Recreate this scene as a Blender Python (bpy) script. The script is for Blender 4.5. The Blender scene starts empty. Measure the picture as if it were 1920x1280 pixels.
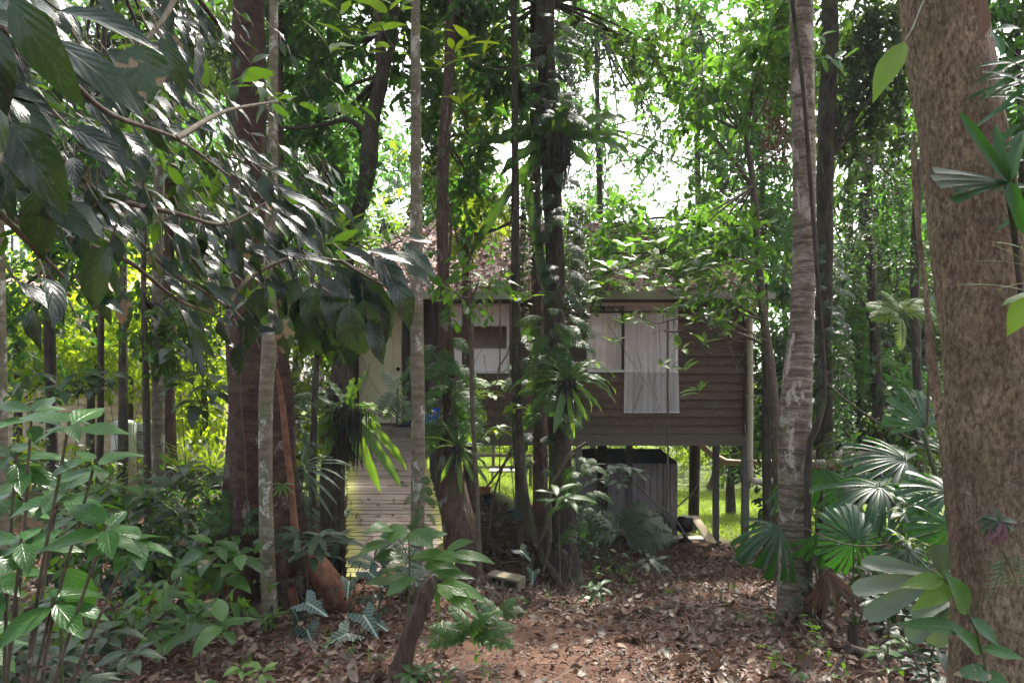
import bpy, math, random
import numpy as np
from mathutils import Vector

# ------------------------------------------------------------------ camera, sky, sun, exposure
sc = bpy.context.scene
F = 1400.0            # focal length in photograph pixels (1920 wide)
HZ = 760.0            # row of the horizon
EYE = 1.6
cd = bpy.data.cameras.new("camera"); cam = bpy.data.objects.new("camera", cd)
sc.collection.objects.link(cam); sc.camera = cam
cam.location = (0, 0, EYE); cam.rotation_euler = (math.radians(90), 0, 0)
cd.sensor_width = 36; cd.lens = 36 * F / 1920; cd.shift_y = (HZ - 640) / 1920
cd.clip_start = 0.05; cd.clip_end = 600

SUN_EL, SUN_AZ = math.radians(56), math.radians(24)      # azimuth to the right of straight ahead
w = bpy.data.worlds.new("World"); sc.world = w; w.use_nodes = True
nt = w.node_tree; bg = nt.nodes["Background"]
sky = nt.nodes.new("ShaderNodeTexSky"); sky.sky_type = 'NISHITA'; sky.sun_disc = False
sky.sun_elevation = SUN_EL; sky.sun_rotation = SUN_AZ
sky.air_density = 1.0; sky.dust_density = 6.0; sky.ozone_density = 1.0
hs = nt.nodes.new("ShaderNodeHueSaturation"); hs.inputs['Saturation'].default_value = 0.5
nt.links.new(sky.outputs[0], hs.inputs['Color']); nt.links.new(hs.outputs[0], bg.inputs[0])
bg.inputs[1].default_value = 0.15
sd = bpy.data.lights.new("sun", 'SUN'); sd.energy = 3.4; sd.angle = math.radians(2.5); sd.color = (1, .94, .84)
so = bpy.data.objects.new("sun", sd); sc.collection.objects.link(so)
sdir = Vector((math.sin(SUN_AZ) * math.cos(SUN_EL), math.cos(SUN_AZ) * math.cos(SUN_EL), math.sin(SUN_EL)))
so.rotation_euler = sdir.to_track_quat('Z', 'Y').to_euler(); so.location = (6, 12, 30)
sc.view_settings.view_transform = 'Standard'; sc.view_settings.look = 'None'
sc.view_settings.exposure = 2.1; sc.view_settings.gamma = 1.0
sc.cycles.max_bounces = 7; sc.cycles.diffuse_bounces = 4; sc.cycles.glossy_bounces = 2
sc.cycles.transmission_bounces = 4; sc.cycles.transparent_max_bounces = 8
sc.cycles.sample_clamp_indirect = 6

# ------------------------------------------------------------------ helpers
rng = np.random.default_rng(7)
def nrm(a): return a / np.maximum(np.linalg.norm(a, axis=-1, keepdims=True), 1e-9)
def P(px, py, Y): return np.array([(px - 960) * Y / F, Y, EYE + (HZ - py) * Y / F])
def sm(t): t = np.clip(t, 0, 1); return t * t * (3 - 2 * t)
def gh(x, y):
    x = np.asarray(x, float); y = np.asarray(y, float)
    g = -0.127 * (np.clip(y, 4, 13) - 4) - .004 * np.clip(y - 13, 0, 60)
    g = g + .88 * sm((1.5 - x) / 2.2) * sm((y - 9.2) / 3.0)
    g = g + .20 * np.exp(-((x + 1.3) ** 2 / 2 + (y - 8) ** 2 / 3))
    g = g + .03 * np.sin(x * 1.9 + y * .7) * np.cos(y * 1.3 - x) + .014 * np.sin(x * 6.1 + 1) * np.sin(y * 5.3)
    return g
def gz(x, y): return float(gh(x, y))

class MB:
    def __init__(s): s.v = []; s.f = []; s.uv = []; s.m = []; s.n = 0
    def add(s, V, Fq, UV=None, mat=0):
        V = np.asarray(V, float).reshape(-1, 3); Fq = np.asarray(Fq, int).reshape(-1, 4)
        if UV is None: UV = np.zeros((len(V), 2))
        s.v.append(V); s.f.append(Fq + s.n); s.uv.append(np.asarray(UV, float).reshape(-1, 2))
        s.m.append(np.full(len(Fq), mat, int)); s.n += len(V)
    def box(s, x0, x1, y0, y1, z0, z1, mat=0):
        V = [(x0,y0,z0),(x1,y0,z0),(x1,y1,z0),(x0,y1,z0),(x0,y0,z1),(x1,y0,z1),(x1,y1,z1),(x0,y1,z1)]
        s.add(V, [(3,2,1,0),(4,5,6,7),(0,1,5,4),(1,2,6,5),(2,3,7,6),(3,0,4,7)], [(p[0]+p[1], p[2]) for p in V], mat)
    def build(s, name, mats, parent=None, smooth=True):
        V = np.concatenate(s.v); Fq = np.concatenate(s.f); UV = np.concatenate(s.uv); Mi = np.concatenate(s.m)
        if parent is not None:
            q = parent; off = np.zeros(3)
            while q is not None: off += np.array(q.location); q = q.parent
            V = V - off
        me = bpy.data.meshes.new(name)
        me.vertices.add(len(V)); me.vertices.foreach_set('co', V.astype(np.float32).ravel())
        me.loops.add(len(Fq) * 4); me.polygons.add(len(Fq))
        me.loops.foreach_set('vertex_index', Fq.ravel().astype(np.int32))
        me.polygons.foreach_set('loop_start', (np.arange(len(Fq)) * 4).astype(np.int32))
        me.polygons.foreach_set('material_index', Mi.astype(np.int32))
        me.polygons.foreach_set('use_smooth', np.full(len(Fq), smooth))
        ul = me.uv_layers.new(name='UVMap'); ul.data.foreach_set('uv', UV[Fq.ravel()].astype(np.float32).ravel())
        for m in (mats if isinstance(mats, (list, tuple)) else [mats]): me.materials.append(m)
        me.update(calc_edges=True)
        o = bpy.data.objects.new(name, me); sc.collection.objects.link(o)
        if parent is not None: o.parent = parent
        return o
def tag(o, label=None, cat=None, group=None, kind=None):
    if label: o['label'] = label
    if cat: o['category'] = cat
    if group: o['group'] = group
    if kind: o['kind'] = kind
    return o
def thing(name, label, cat, loc, group=None):
    o = bpy.data.objects.new(name, None); sc.collection.objects.link(o)
    o.location = [float(c) for c in loc]; o.empty_display_size = .1
    return tag(o, label, cat, group)
def copy_tree(o, parent=None):
    c = o.copy(); sc.collection.objects.link(c); c.parent = parent
    for ch in list(o.children): copy_tree(ch, c)
    return c

# leaf templates -----------------------------------------------------
def tmpl(kind, rows, cols=3):
    v = np.linspace(0, 1, rows)
    w_ = {'ell': lambda v: np.sin(np.pi * v ** .85) ** .8 * (1 - .25 * v ** 3),
          'acu': lambda v: np.where(v < .8, np.sin(np.pi * np.clip(v / .96, 0, 1) ** .8) ** .85, .52 * ((1 - v) / .2) ** 1.3 + .02),
          'obo': lambda v: np.sin(np.pi * v ** 1.5) ** .8,
          'lan': lambda v: np.sin(np.pi * v ** .6) ** 1.0,
          'strap': lambda v: np.clip(v * 5 + .25, 0, 1) * np.clip((1 - v) * 4, 0, 1) ** .7,
          'grass': lambda v: (1 - v) ** .6,
          'lobe': lambda v: np.clip(.12 + 1.25 * v, 0, 1) * np.clip((1.04 - v) * 7, .0, 1) ** .6,
          'wedge': lambda v: .12 + .88 * v}[kind](v)
    w_ = np.maximum(w_, .025)
    u = np.linspace(-1, 1, cols)
    U, Vv = np.meshgrid(u, v); Wv = np.repeat(w_[:, None], cols, 1)
    fa = []
    for r in range(rows - 1):
        for c in range(cols - 1):
            a = r * cols + c; fa.append((a, a + 1, a + cols + 1, a + cols))
    return U.ravel(), Vv.ravel(), Wv.ravel(), np.array(fa)
LO = (np.array([0, -1, -1, 0, 1, 1.]), np.array([0, .32, .7, 1, .7, .32]), np.array([.0, 1, .8, 0, .8, 1]), np.array([(0, 3, 2, 1), (0, 5, 4, 3)]))
T = {'lo': LO, 'mid': tmpl('ell', 6), 'acu': tmpl('acu', 9, 5), 'ell': tmpl('ell', 9, 5), 'obo': tmpl('obo', 6),
     'lan': tmpl('lan', 5), 'strap': tmpl('strap', 22, 5), 'grass': tmpl('grass', 6), 'wedge': tmpl('wedge', 7, 3),
     'lobe': tmpl('lobe', 12, 5), 'ell3': tmpl('ell', 5)}
def leaves(mb, t, O, D, Nn, L, W, bend=0., fold=.15, wave=0., mat=0, wk=9.):
    u, v, ww, fa = T[t] if isinstance(t, str) else t
    O = np.atleast_2d(O); n = len(O)
    D = nrm(np.broadcast_to(np.asarray(D, float), (n, 3))); Nn = np.broadcast_to(np.asarray(Nn, float), (n, 3))
    S = nrm(np.cross(D, Nn) + 1e-6); Nn = np.cross(S, D)
    g = lambda a: np.broadcast_to(np.asarray(a, float), (n,))[:, None]
    L, W, bend, fold, wave = g(L), g(W), g(bend), g(fold), g(wave)
    b = np.where(np.abs(bend) < 1e-3, 1e-3, bend); a = b * v[None]
    y = np.sin(a) / b * L; z = -(1 - np.cos(a)) / b * L
    x = u * ww * W * .5
    ph = rng.random((n, 1)) * 6.28
    h = np.abs(x) * fold + wave * np.sin(v[None] * wk + ph + (u > 0) * 2.1) * np.abs(u) ** 2 * W * .5 * ww
    nb = Nn[:, None] * np.cos(a)[..., None] + D[:, None] * np.sin(a)[..., None]
    V = O[:, None] + D[:, None] * y[..., None] + Nn[:, None] * z[..., None] + S[:, None] * x[..., None] + nb * h[..., None]
    k = len(u)
    FF = (fa[None] + (np.arange(n) * k)[:, None, None]).reshape(-1, 4)
    UV = np.broadcast_to(np.stack([u * .5 + .5, v], -1)[None], (n, k, 2))
    mb.add(V.reshape(-1, 3), FF, UV.reshape(-1, 2), mat)
def rv(n, s=1.): return rng.normal(0, s, (n, 3))
def sticks(mb, A, B, ra, rb, seg=4, mat=0):
    A = np.atleast_2d(A); B = np.atleast_2d(B); n = len(A)
    d = nrm(B - A); ref = np.where(np.abs(d[:, 2:3]) > .8, np.array([[1., 0, 0]]), np.array([[0, 0, 1.]]))
    s = nrm(np.cross(d, ref)); t = np.cross(s, d)
    th = np.arange(seg) / seg * 2 * np.pi
    ring = s[:, None] * np.cos(th)[None, :, None] + t[:, None] * np.sin(th)[None, :, None]
    ra = np.broadcast_to(np.asarray(ra, float), (n,))[:, None, None]; rb = np.broadcast_to(np.asarray(rb, float), (n,))[:, None, None]
    V = np.concatenate([A[:, None] + ring * ra, B[:, None] + ring * rb], 1)
    f = np.array([(i, (i + 1) % seg, seg + (i + 1) % seg, seg + i) for i in range(seg)])
    mb.add(V.reshape(-1, 3), (f[None] + (np.arange(n) * 2 * seg)[:, None, None]).reshape(-1, 4), None, mat)
def curve(pts, n):
    pts = np.asarray(pts, float)
    if len(pts) == 2: return pts[0] + (pts[1] - pts[0]) * np.linspace(0, 1, n)[:, None]
    q = np.vstack([2 * pts[0] - pts[1], pts, 2 * pts[-1] - pts[-2]])
    k = len(pts) - 1; t = np.linspace(0, k, n); i = np.minimum(t.astype(int), k - 1); f = (t - i)[:, None]
    a, b, c, d = q[i], q[i + 1], q[i + 2], q[i + 3]
    return .5 * (2 * b + (c - a) * f + (2 * a - 5 * b + 4 * c - d) * f ** 2 + (3 * b - a - 3 * c + d) * f ** 3)
def tube(mb, pts, rad, seg=8, n=None, rough=0., mat=0, fn=None, seed=0, caps=False):
    """pts (k,3), rad (k,) interpolated along a smooth curve; fn(theta, t, z) scales the radius"""
    n = n or max(4, len(pts) * 3)
    C = curve(pts, n); R = curve(np.asarray(rad, float)[:, None] * np.ones((1, 3)), n)[:, 0]
    tg = nrm(np.gradient(C, axis=0)); s = np.zeros_like(C)
    ref = np.array([1., 0, 0]) if abs(tg[0][0]) < .8 else np.array([0, 0, 1.])
    s0 = ref - tg[0] * ref.dot(tg[0])
    for i in range(n):
        s0 = s0 - tg[i] * s0.dot(tg[i]); s0 = s0 / (np.linalg.norm(s0) + 1e-9); s[i] = s0
    tt = np.cross(tg, s); th = np.arange(seg) / seg * 2 * np.pi
    ln = np.concatenate([[0], np.cumsum(np.linalg.norm(np.diff(C, axis=0), axis=1))])
    sc_ = np.ones((n, seg))
    if rough:
        p = seed * 1.7
        sc_ += rough * (np.sin(3 * th[None] + ln[:, None] * 2.1 + p) + .7 * np.sin(5 * th[None] - ln[:, None] * 3.7 + 2 * p)
                        + .8 * np.sin(ln[:, None] * 6.3 + p + np.sin(th)[None]) + .5 * np.sin(9 * th[None] + ln[:, None] * 9 + p)) / 2
    if fn is not None: sc_ = sc_ * fn(th[None], np.linspace(0, 1, n)[:, None], C[:, 2:3])
    V = C[:, None] + (s[:, None] * np.cos(th)[None, :, None] + tt[:, None] * np.sin(th)[None, :, None]) * (R[:, None] * sc_)[..., None]
    fa = []
    i = np.arange(n - 1)[:, None] * seg; j = np.arange(seg)[None]; j2 = (j + 1) % seg
    fa = np.stack([i + j, i + j2, i + seg + j2, i + seg + j], -1).reshape(-1, 4)
    UV = np.stack([np.broadcast_to(th[None] / 6.283, (n, seg)), np.broadcast_to(ln[:, None], (n, seg))], -1)
    mb.add(V.reshape(-1, 3), fa, UV.reshape(-1, 2), mat)
    if caps:
        for e in (0, n - 1):
            ring = V[e]; c = ring.mean(0); k = len(ring)
            mb.add(np.vstack([ring, c]), [(a, (a + 1) % k, k, k) if e else ((a + 1) % k, a, k, k) for a in range(k)], None, mat)
    return C
def lathe(mb, cx, cy, prof, seg=24, mat=0):
    prof = np.array(prof, float); th = np.arange(seg) / seg * 2 * np.pi
    V = np.stack([cx + prof[:, :1] * np.cos(th), cy + prof[:, :1] * np.sin(th), np.repeat(prof[:, 1:], seg, 1)], -1)
    n = len(prof); i = np.arange(n - 1)[:, None] * seg; j = np.arange(seg)[None]; j2 = (j + 1) % seg
    mb.add(V.reshape(-1, 3), np.stack([i + j, i + j2, i + seg + j2, i + seg + j], -1).reshape(-1, 4), None, mat)

# ------------------------------------------------------------------ materials
class NT:
    def __init__(s, name):
        s.m = bpy.data.materials.new(name); s.m.use_nodes = True; s.t = s.m.node_tree; s.t.nodes.clear()
        s.out = s.n("ShaderNodeOutputMaterial")
    def n(s, typ, ins=None, **kw):
        nd = s.t.nodes.new(typ)
        for k, v in kw.items(): setattr(nd, k, v)
        for k, v in (ins or {}).items(): s.set(nd.inputs[k], v)
        return nd
    def set(s, sock, v):
        if hasattr(v, 'is_linked') or isinstance(v, bpy.types.NodeSocket): s.t.links.new(v, sock)
        elif isinstance(v, (tuple, list)) and len(v) == 3 and sock.type == 'RGBA': sock.default_value = (*v, 1)
        else: sock.default_value = v
    def math(s, op, a, b=0., c=None, clamp=False):
        nd = s.t.nodes.new("ShaderNodeMath"); nd.operation = op; nd.use_clamp = clamp
        s.set(nd.inputs[0], a); s.set(nd.inputs[1], b)
        if c is not None: s.set(nd.inputs[2], c)
        return nd.outputs[0]
    def mix(s, f, a, b, bt='MIX'):
        nd = s.t.nodes.new("ShaderNodeMix"); nd.data_type = 'RGBA'; nd.blend_type = bt
        s.set(nd.inputs[0], f); s.set(nd.inputs[6], a); s.set(nd.inputs[7], b); return nd.outputs[2]
    def noise(s, vec, scale, det=3., rough=.55, dist=0.):
        return s.n("ShaderNodeTexNoise", {'Vector': vec, 'Scale': scale, 'Detail': det, 'Roughness': rough, 'Distortion': dist}).outputs[0]
    def ramp(s, f, stops):
        nd = s.t.nodes.new("ShaderNodeValToRGB"); el = nd.color_ramp.elements
        while len(el) < len(stops): el.new(.5)
        for e, (p, c) in zip(el, stops): e.position = p; e.color = (*c, 1) if len(c) == 3 else c
        s.set(nd.inputs[0], f); return nd.outputs[0]
    def step(s, f, a, b):   # 0 below a, 1 above b
        return s.n("ShaderNodeMapRange", {'Value': f, 'From Min': a, 'From Max': b}).outputs[0]
    def vmul(s, vec, sc3):
        return s.n("ShaderNodeMapping", {'Vector': vec, 'Scale': sc3}).outputs[0]
    def bump(s, h, st, dist=.01):
        return s.n("ShaderNodeBump", {'Height': h, 'Strength': st, 'Distance': dist}).outputs[0]
    def finish(s, sh): s.t.links.new(sh, s.out.inputs[0]); return s.m
    @property
    def obj(s): return s.n("ShaderNodeTexCoord").outputs['Object']
    @property
    def uv(s): return s.n("ShaderNodeTexCoord").outputs['UV']

def leaf_mat(name, cols, trans, rough=.35, tw=.35, veins=0., vn=9, spots=0., vein_col=None, spec=.5, coat=0., bst=.55):
    s = NT(name); rnd = s.n("ShaderNodeNewGeometry").outputs['Random Per Island']
    base = s.ramp(rnd, [(i / max(1, len(cols) - 1), c) for i, c in enumerate(cols)])
    sx = s.n("ShaderNodeSeparateXYZ", {0: s.uv}); U, Vv = sx.outputs[0], sx.outputs[1]
    au = s.math('ABSOLUTE', s.math('SUBTRACT', U, .5))
    bmp = None
    if veins:
        st = s.math('SUBTRACT', s.math('MULTIPLY', Vv, vn), s.math('MULTIPLY', au, vn * .75))
        tri = s.math('ABSOLUTE', s.math('SUBTRACT', s.math('FRACT', st), .5))
        side = s.math('SUBTRACT', 1., s.math('MULTIPLY', tri, 14. if vein_col else 5.), clamp=True)
        mid = s.math('SUBTRACT', 1., s.math('MULTIPLY', au, 40. if not vein_col else 26.), clamp=True)
        vm = s.math('MAXIMUM', s.math('MULTIPLY', side, 1. if vein_col else .55), mid)
        base = s.mix(s.math('MULTIPLY', vm, veins), base, vein_col or (.15, .22, .08))
        h = s.math('ADD', s.math('MULTIPLY', tri, 1.), s.math('MULTIPLY', mid, -.7))
        bmp = s.bump(s.math('ADD', s.math('MULTIPLY', h, .6), s.math('MULTIPLY', s.noise(s.obj, 45., 2.), .8)), bst, .005)
    if spots:
        pn = s.noise(s.obj, 22., 4.); pick = s.step(rnd, 1 - spots, 1 - spots + .03)
        sp = s.math('MULTIPLY', s.step(pn, .55, .6), pick)
        base = s.mix(sp, base, (.27, .17, .11))
        lich = s.math('MULTIPLY', s.step(s.noise(s.obj, 90., 5., .7), .56, .7), .45)
        base = s.mix(lich, base, (.12, .14, .12))
    pr = s.n("ShaderNodeBsdfPrincipled", {'Base Color': base, 'Roughness': rough, 'Specular IOR Level': spec})
    if coat: pr.inputs['Coat Weight'].default_value = coat; pr.inputs['Coat Roughness'].default_value = .25
    if bmp is not None: s.set(pr.inputs['Normal'], bmp)
    tc = s.mix(.75, base, trans) if not isinstance(trans, bpy.types.NodeSocket) else trans
    tr = s.n("ShaderNodeBsdfTranslucent", {'Color': tc})
    mx = s.n("ShaderNodeMixShader", {0: tw, 1: pr.outputs[0], 2: tr.outputs[0]})
    return s.finish(mx.outputs[0])

def bark_mat(name, c1, c2, patch=None, pamt=.5, pscale=7., stretch=(22, 22, 4), bands=0., bst=.6, moss=0., bd=.02, big=False):
    s = NT(name); o = s.obj
    fib = s.noise(s.vmul(o, stretch), 1., 6., .65)
    blot = s.noise(o, 3.2, 5., .6, .4)
    col = s.mix(s.step(fib, .38, .64), c1, c2)
    col = s.mix(s.math('MULTIPLY', s.step(blot, .35, .7), .5), col, tuple(x * .5 for x in c1))
    h = fib
    if big:      # flaky plates broken by cracks, large warm and dark areas
        vo = s.n("ShaderNodeTexVoronoi", {'Vector': s.n('ShaderNodeVectorMath', {0: s.vmul(o, (30, 30, 11)), 1: s.n('ShaderNodeTexNoise', {'Vector': o, 'Scale': 14., 'Detail': 5.}).outputs[1]}, operation='ADD').outputs[0], 'Scale': 1., 'Randomness': 1.}, feature='DISTANCE_TO_EDGE').outputs[0]
        cr = s.math('SUBTRACT', 1., s.step(vo, .0, .12)); cr = s.math('MULTIPLY', cr, s.step(s.noise(o, 7., 5.), .5, .62))
        col = s.mix(s.math('MULTIPLY', cr, .25), col, (.08, .055, .04))
        col = s.mix(s.math('MULTIPLY', s.step(s.noise(o, 1.7, 5., .65), .45, .62), .5), col, (.15, .1, .07))
        col = s.mix(s.math('MULTIPLY', s.step(s.noise(s.vmul(o, (90, 90, 45)), 1., 4., .7), .58, .68), .6), col, (.52, .46, .36))
        h = s.math('ADD', fib, s.math('MULTIPLY', cr, -.2))
    if bands:
        bn = s.noise(s.vmul(o, (2.5, 2.5, 26)), 1., 4., .6, .6)
        col = s.mix(s.math('MULTIPLY', s.step(bn, .48, .6), bands), col, tuple(x * .38 for x in c1))
        h = s.math('ADD', fib, s.math('MULTIPLY', bn, .7))
    if patch:
        pn = s.noise(s.vmul(o, (1, 1, .55)), pscale, 6., .62, .5)
        fine = s.noise(o, 60., 3.)
        k = s.step(s.math('ADD', pn, s.math('MULTIPLY', s.math('SUBTRACT', fine, .5), .25)), 1 - pamt, 1 - pamt + .05)
        col = s.mix(k, col, patch)
    if moss:
        mn = s.noise(o, 4.5, 5., .65); col = s.mix(s.math('MULTIPLY', s.step(mn, .5, .62), moss), col, (.07, .09, .025))
    pr = s.n("ShaderNodeBsdfPrincipled", {'Base Color': col, 'Roughness': .85, 'Specular IOR Level': .25,
              'Normal': s.bump(h, bst, bd)})
    return s.finish(pr.outputs[0])
def plain(name, c, rough=.6, metal=0., dirt=0., dcol=(.06, .055, .04), dscale=8., alpha=1., bump=0.):
    s = NT(name); col = c
    if dirt: col = s.mix(s.math('MULTIPLY', s.step(s.noise(s.obj, dscale, 6., .65), .42, .72), dirt), c, dcol)
    pr = s.n("ShaderNodeBsdfPrincipled", {'Base Color': col, 'Roughness': rough, 'Metallic': metal, 'Alpha': alpha})
    if bump: s.set(pr.inputs['Normal'], s.bump(s.noise(s.obj, 40., 5.), bump, .01))
    return s.finish(pr.outputs[0])

G = {}
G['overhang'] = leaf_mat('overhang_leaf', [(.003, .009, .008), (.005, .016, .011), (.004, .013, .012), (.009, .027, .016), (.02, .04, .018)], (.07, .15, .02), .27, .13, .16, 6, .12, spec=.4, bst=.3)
G['bigleaf'] = leaf_mat('big_green_leaf', [(.016, .065, .012), (.034, .115, .02), (.022, .08, .022)], (.12, .36, .015), .3, .28, .5, 6.5, .05, spec=.38, bst=.4)
G['sapling'] = leaf_mat('sapling_leaf', [(.012, .04, .009), (.026, .08, .015), (.055, .13, .022), (.016, .055, .014)], (.2, .42, .015), .32, .35, .65, 7, .04, spec=.36)
G['bright'] = leaf_mat('bright_leaf', [(.04, .11, .012), (.07, .16, .016), (.1, .2, .02)], (.34, .56, .02), .36, .45, .75, 8, .06, spec=.5)
G['hedge'] = leaf_mat('sun_painted_leaf', [(.05, .12, .008), (.1, .17, .012), (.07, .15, .01), (.03, .07, .01)], (.6, .8, .02), .45, .6)  # sunlight put into the colour: bright, very translucent yellow-green
G['canopy'] = leaf_mat('canopy_leaf', [(.009, .03, .01), (.016, .05, .013), (.026, .075, .018), (.014, .036, .014), (.05, .11, .022)], (.15, .4, .035), .45, .4, spec=.4)  # bright last tone puts backlight into the colour of some leaves
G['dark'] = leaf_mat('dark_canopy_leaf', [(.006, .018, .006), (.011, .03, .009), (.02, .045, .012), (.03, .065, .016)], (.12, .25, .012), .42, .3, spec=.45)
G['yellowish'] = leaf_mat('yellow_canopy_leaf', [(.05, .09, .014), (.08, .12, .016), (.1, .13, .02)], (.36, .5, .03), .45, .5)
G['fern'] = leaf_mat('fern_leaf', [(.016, .05, .014), (.03, .08, .02), (.045, .1, .024)], (.18, .38, .02), .45, .38, spec=.35)
G['fan'] = leaf_mat('fan_palm_leaf', [(.01, .032, .016), (.018, .05, .022), (.026, .066, .026)], (.08, .34, .01), .36, .3, spec=.5)
G['pale'] = leaf_mat('pale_leaf', [(.07, .11, .07), (.11, .15, .1), (.14, .17, .12)], (.16, .28, .06), .36, .25, .15, 14, spec=.6)
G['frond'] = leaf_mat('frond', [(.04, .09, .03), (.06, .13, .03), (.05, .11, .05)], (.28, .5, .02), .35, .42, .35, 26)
G['litfrond'] = leaf_mat('painted_lit_frond', [(.12, .24, .02), (.15, .28, .025)], (.4, .68, .03), .4, .55, .5, 26)  # lit copy of frond: light put into a brighter colour
G['aloc'] = leaf_mat('arrow_leaf', [(.012, .035, .026), (.016, .045, .03)], (.03, .08, .02), .3, .1, 1., 6.5, vein_col=(.3, .38, .29))
G['epi'] = leaf_mat('epiphyte_leaf', [(.007, .02, .01), (.014, .036, .016), (.028, .058, .028)], (.08, .18, .015), .38, .22, .5, 7, spec=.42)
G['grass'] = leaf_mat('lawn_grass', [(.08, .14, .015), (.12, .19, .02), (.16, .2, .035)], (.4, .55, .04), .55, .45)
G['midleaf'] = leaf_mat('mid_green_leaf', [(.018, .06, .014), (.03, .09, .018), (.06, .15, .022)], (.22, .48, .03), .4, .4, .6, 7, spec=.45)
G['dead'] = leaf_mat('dead_frond', [(.13, .075, .045), (.2, .12, .08), (.1, .06, .04), (.26, .18, .12)], (.25, .14, .06), .6, .18)
G['litter'] = leaf_mat('dead_leaf', [(.022, .013, .01), (.075, .042, .031), (.13, .082, .062), (.042, .024, .019), (.3, .215, .165), (.1, .052, .038), (.19, .125, .092), (.034, .02, .015), (.115, .066, .047)], (.2, .1, .06), .42, .1, .4, 8, spec=.4)
G['debris'] = leaf_mat('debris', [(.05, .025, .018), (.12, .06, .043), (.22, .125, .09), (.08, .04, .029), (.16, .085, .06)], (.1, .05, .03), .7, .05)
G['rooflitter'] = leaf_mat('roof_leaf', [(.13, .06, .05), (.22, .13, .11), (.17, .06, .05), (.32, .22, .18), (.1, .06, .05)], (.2, .1, .06), .7, .1)

B = {}
B['big'] = bark_mat('rough_brown_bark', (.125, .085, .052), (.48, .37, .25), None, stretch=(60, 60, 26), bst=.9, bd=.035, moss=.25, big=True)
B['banded'] = bark_mat('banded_grey_bark', (.15, .115, .09), (.34, .29, .235), (.37, .34, .29), .45, 6., (14, 14, 40), .75, .6, .4)
B['pale'] = bark_mat('pale_lichen_bark', (.15, .125, .085), (.24, .21, .15), (.38, .38, .32), .44, 9., (16, 16, 20), .4, .5, .35)
B['dark'] = bark_mat('dark_bark', (.03, .024, .02), (.095, .075, .062), (.16, .155, .13), .38, 8., (26, 26, 5), 0, 1., .45)
B['red'] = bark_mat('reddish_bark', (.05, .032, .025), (.14, .09, .07), (.2, .19, .16), .4, 7., (34, 34, 5), 0, 1., .35)
B['buttress'] = bark_mat('buttress_bark', (.035, .02, .016), (.1, .05, .038), (.17, .15, .13), .41, 4., (9, 9, 16), .4, .8, .3)
B['orange'] = bark_mat('orange_root_bark', (.12, .05, .03), (.27, .12, .075), (.16, .12, .09), .38, 9., (14, 14, 14), 0, .8, .15)
B['twig'] = bark_mat('twig_bark', (.07, .055, .04), (.16, .13, .1), (.26, .25, .21), .35, 20., (40, 40, 15), 0, .4, .3)
B['stem'] = plain('green_stem', (.05, .08, .025), .5, dirt=.5, dcol=(.09, .06, .035), dscale=20)
B['root'] = plain('root_mass', (.02, .022, .016), .9, dirt=.6, dcol=(.05, .032, .022), dscale=30, bump=1.)

# ------------------------------------------------------------------ ground
def ground():
    ys = np.concatenate([np.linspace(-12, 2.8, 16), np.arange(3, 16, .1), np.linspace(16.2, 40, 50), np.linspace(42, 320, 24)])
    xs = np.concatenate([np.linspace(-260, -12, 18), np.arange(-11.5, 9.5, .13), np.linspace(10, 260, 18)])
    X, Y = np.meshgrid(xs, ys); Z = gh(X, Y) + .012 * rng.normal(size=X.shape) * (Y < 16) * (abs(X) < 9)
    n, m = X.shape; i = np.arange(n - 1)[:, None] * m; j = np.arange(m - 1)[None]
    mb = MB(); mb.add(np.stack([X, Y, Z], -1).reshape(-1, 3), np.stack([i + j, i + j + 1, i + m + j + 1, i + m + j], -1).reshape(-1, 4))
    s = NT('forest_soil'); o = s.obj
    fine = s.noise(o, 70., 6., .7); med = s.noise(o, 9., 5., .6); big = s.noise(o, 1.3, 4.)
    col = s.ramp(fine, [(.3, (.045, .024, .017)), (.5, (.115, .06, .042)), (.72, (.24, .14, .1))])
    col = s.mix(s.math('MULTIPLY', s.step(med, .5, .62), .6), col, (.055, .028, .02))
    sx = s.n("ShaderNodeSeparateXYZ", {0: o})
    # worn bare earth in the middle of the clearing
    dx = s.math('MULTIPLY', s.math('SUBTRACT', sx.outputs[0], .15), 1.1); dy = s.math('MULTIPLY', s.math('SUBTRACT', sx.outputs[1], 5.2), .5)
    d = s.math('ADD', s.math('SQRT', s.math('ADD', s.math('MULTIPLY', dx, dx), s.math('MULTIPLY', dy, dy))), s.math('MULTIPLY', s.math('SUBTRACT', med, .5), 1.2))
    bare = s.math('MULTIPLY', s.math('SUBTRACT', 1., s.step(d, .25, 1.1)), .75)
    col = s.mix(bare, col, s.ramp(s.noise(o, 120., 5., .7), [(.3, (.13, .066, .044)), (.7, (.31, .185, .125))]))
    g = s.step(s.math('ADD', sx.outputs[1], s.math('MULTIPLY', big, 2.)), 15.6, 16.8)
    col = s.mix(g, col, s.ramp(s.noise(o, 5., 4.), [(.3, (.05, .075, .02)), (.7, (.12, .15, .04))]))
    pr = s.n("ShaderNodeBsdfPrincipled", {'Base Color': col, 'Roughness': .95, 'Specular IOR Level': .15,
             'Normal': s.bump(s.math('ADD', fine, med), .9, .03)})
    tag(mb.build('ground', s.finish(pr.outputs[0])), kind='structure')
ground()

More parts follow.
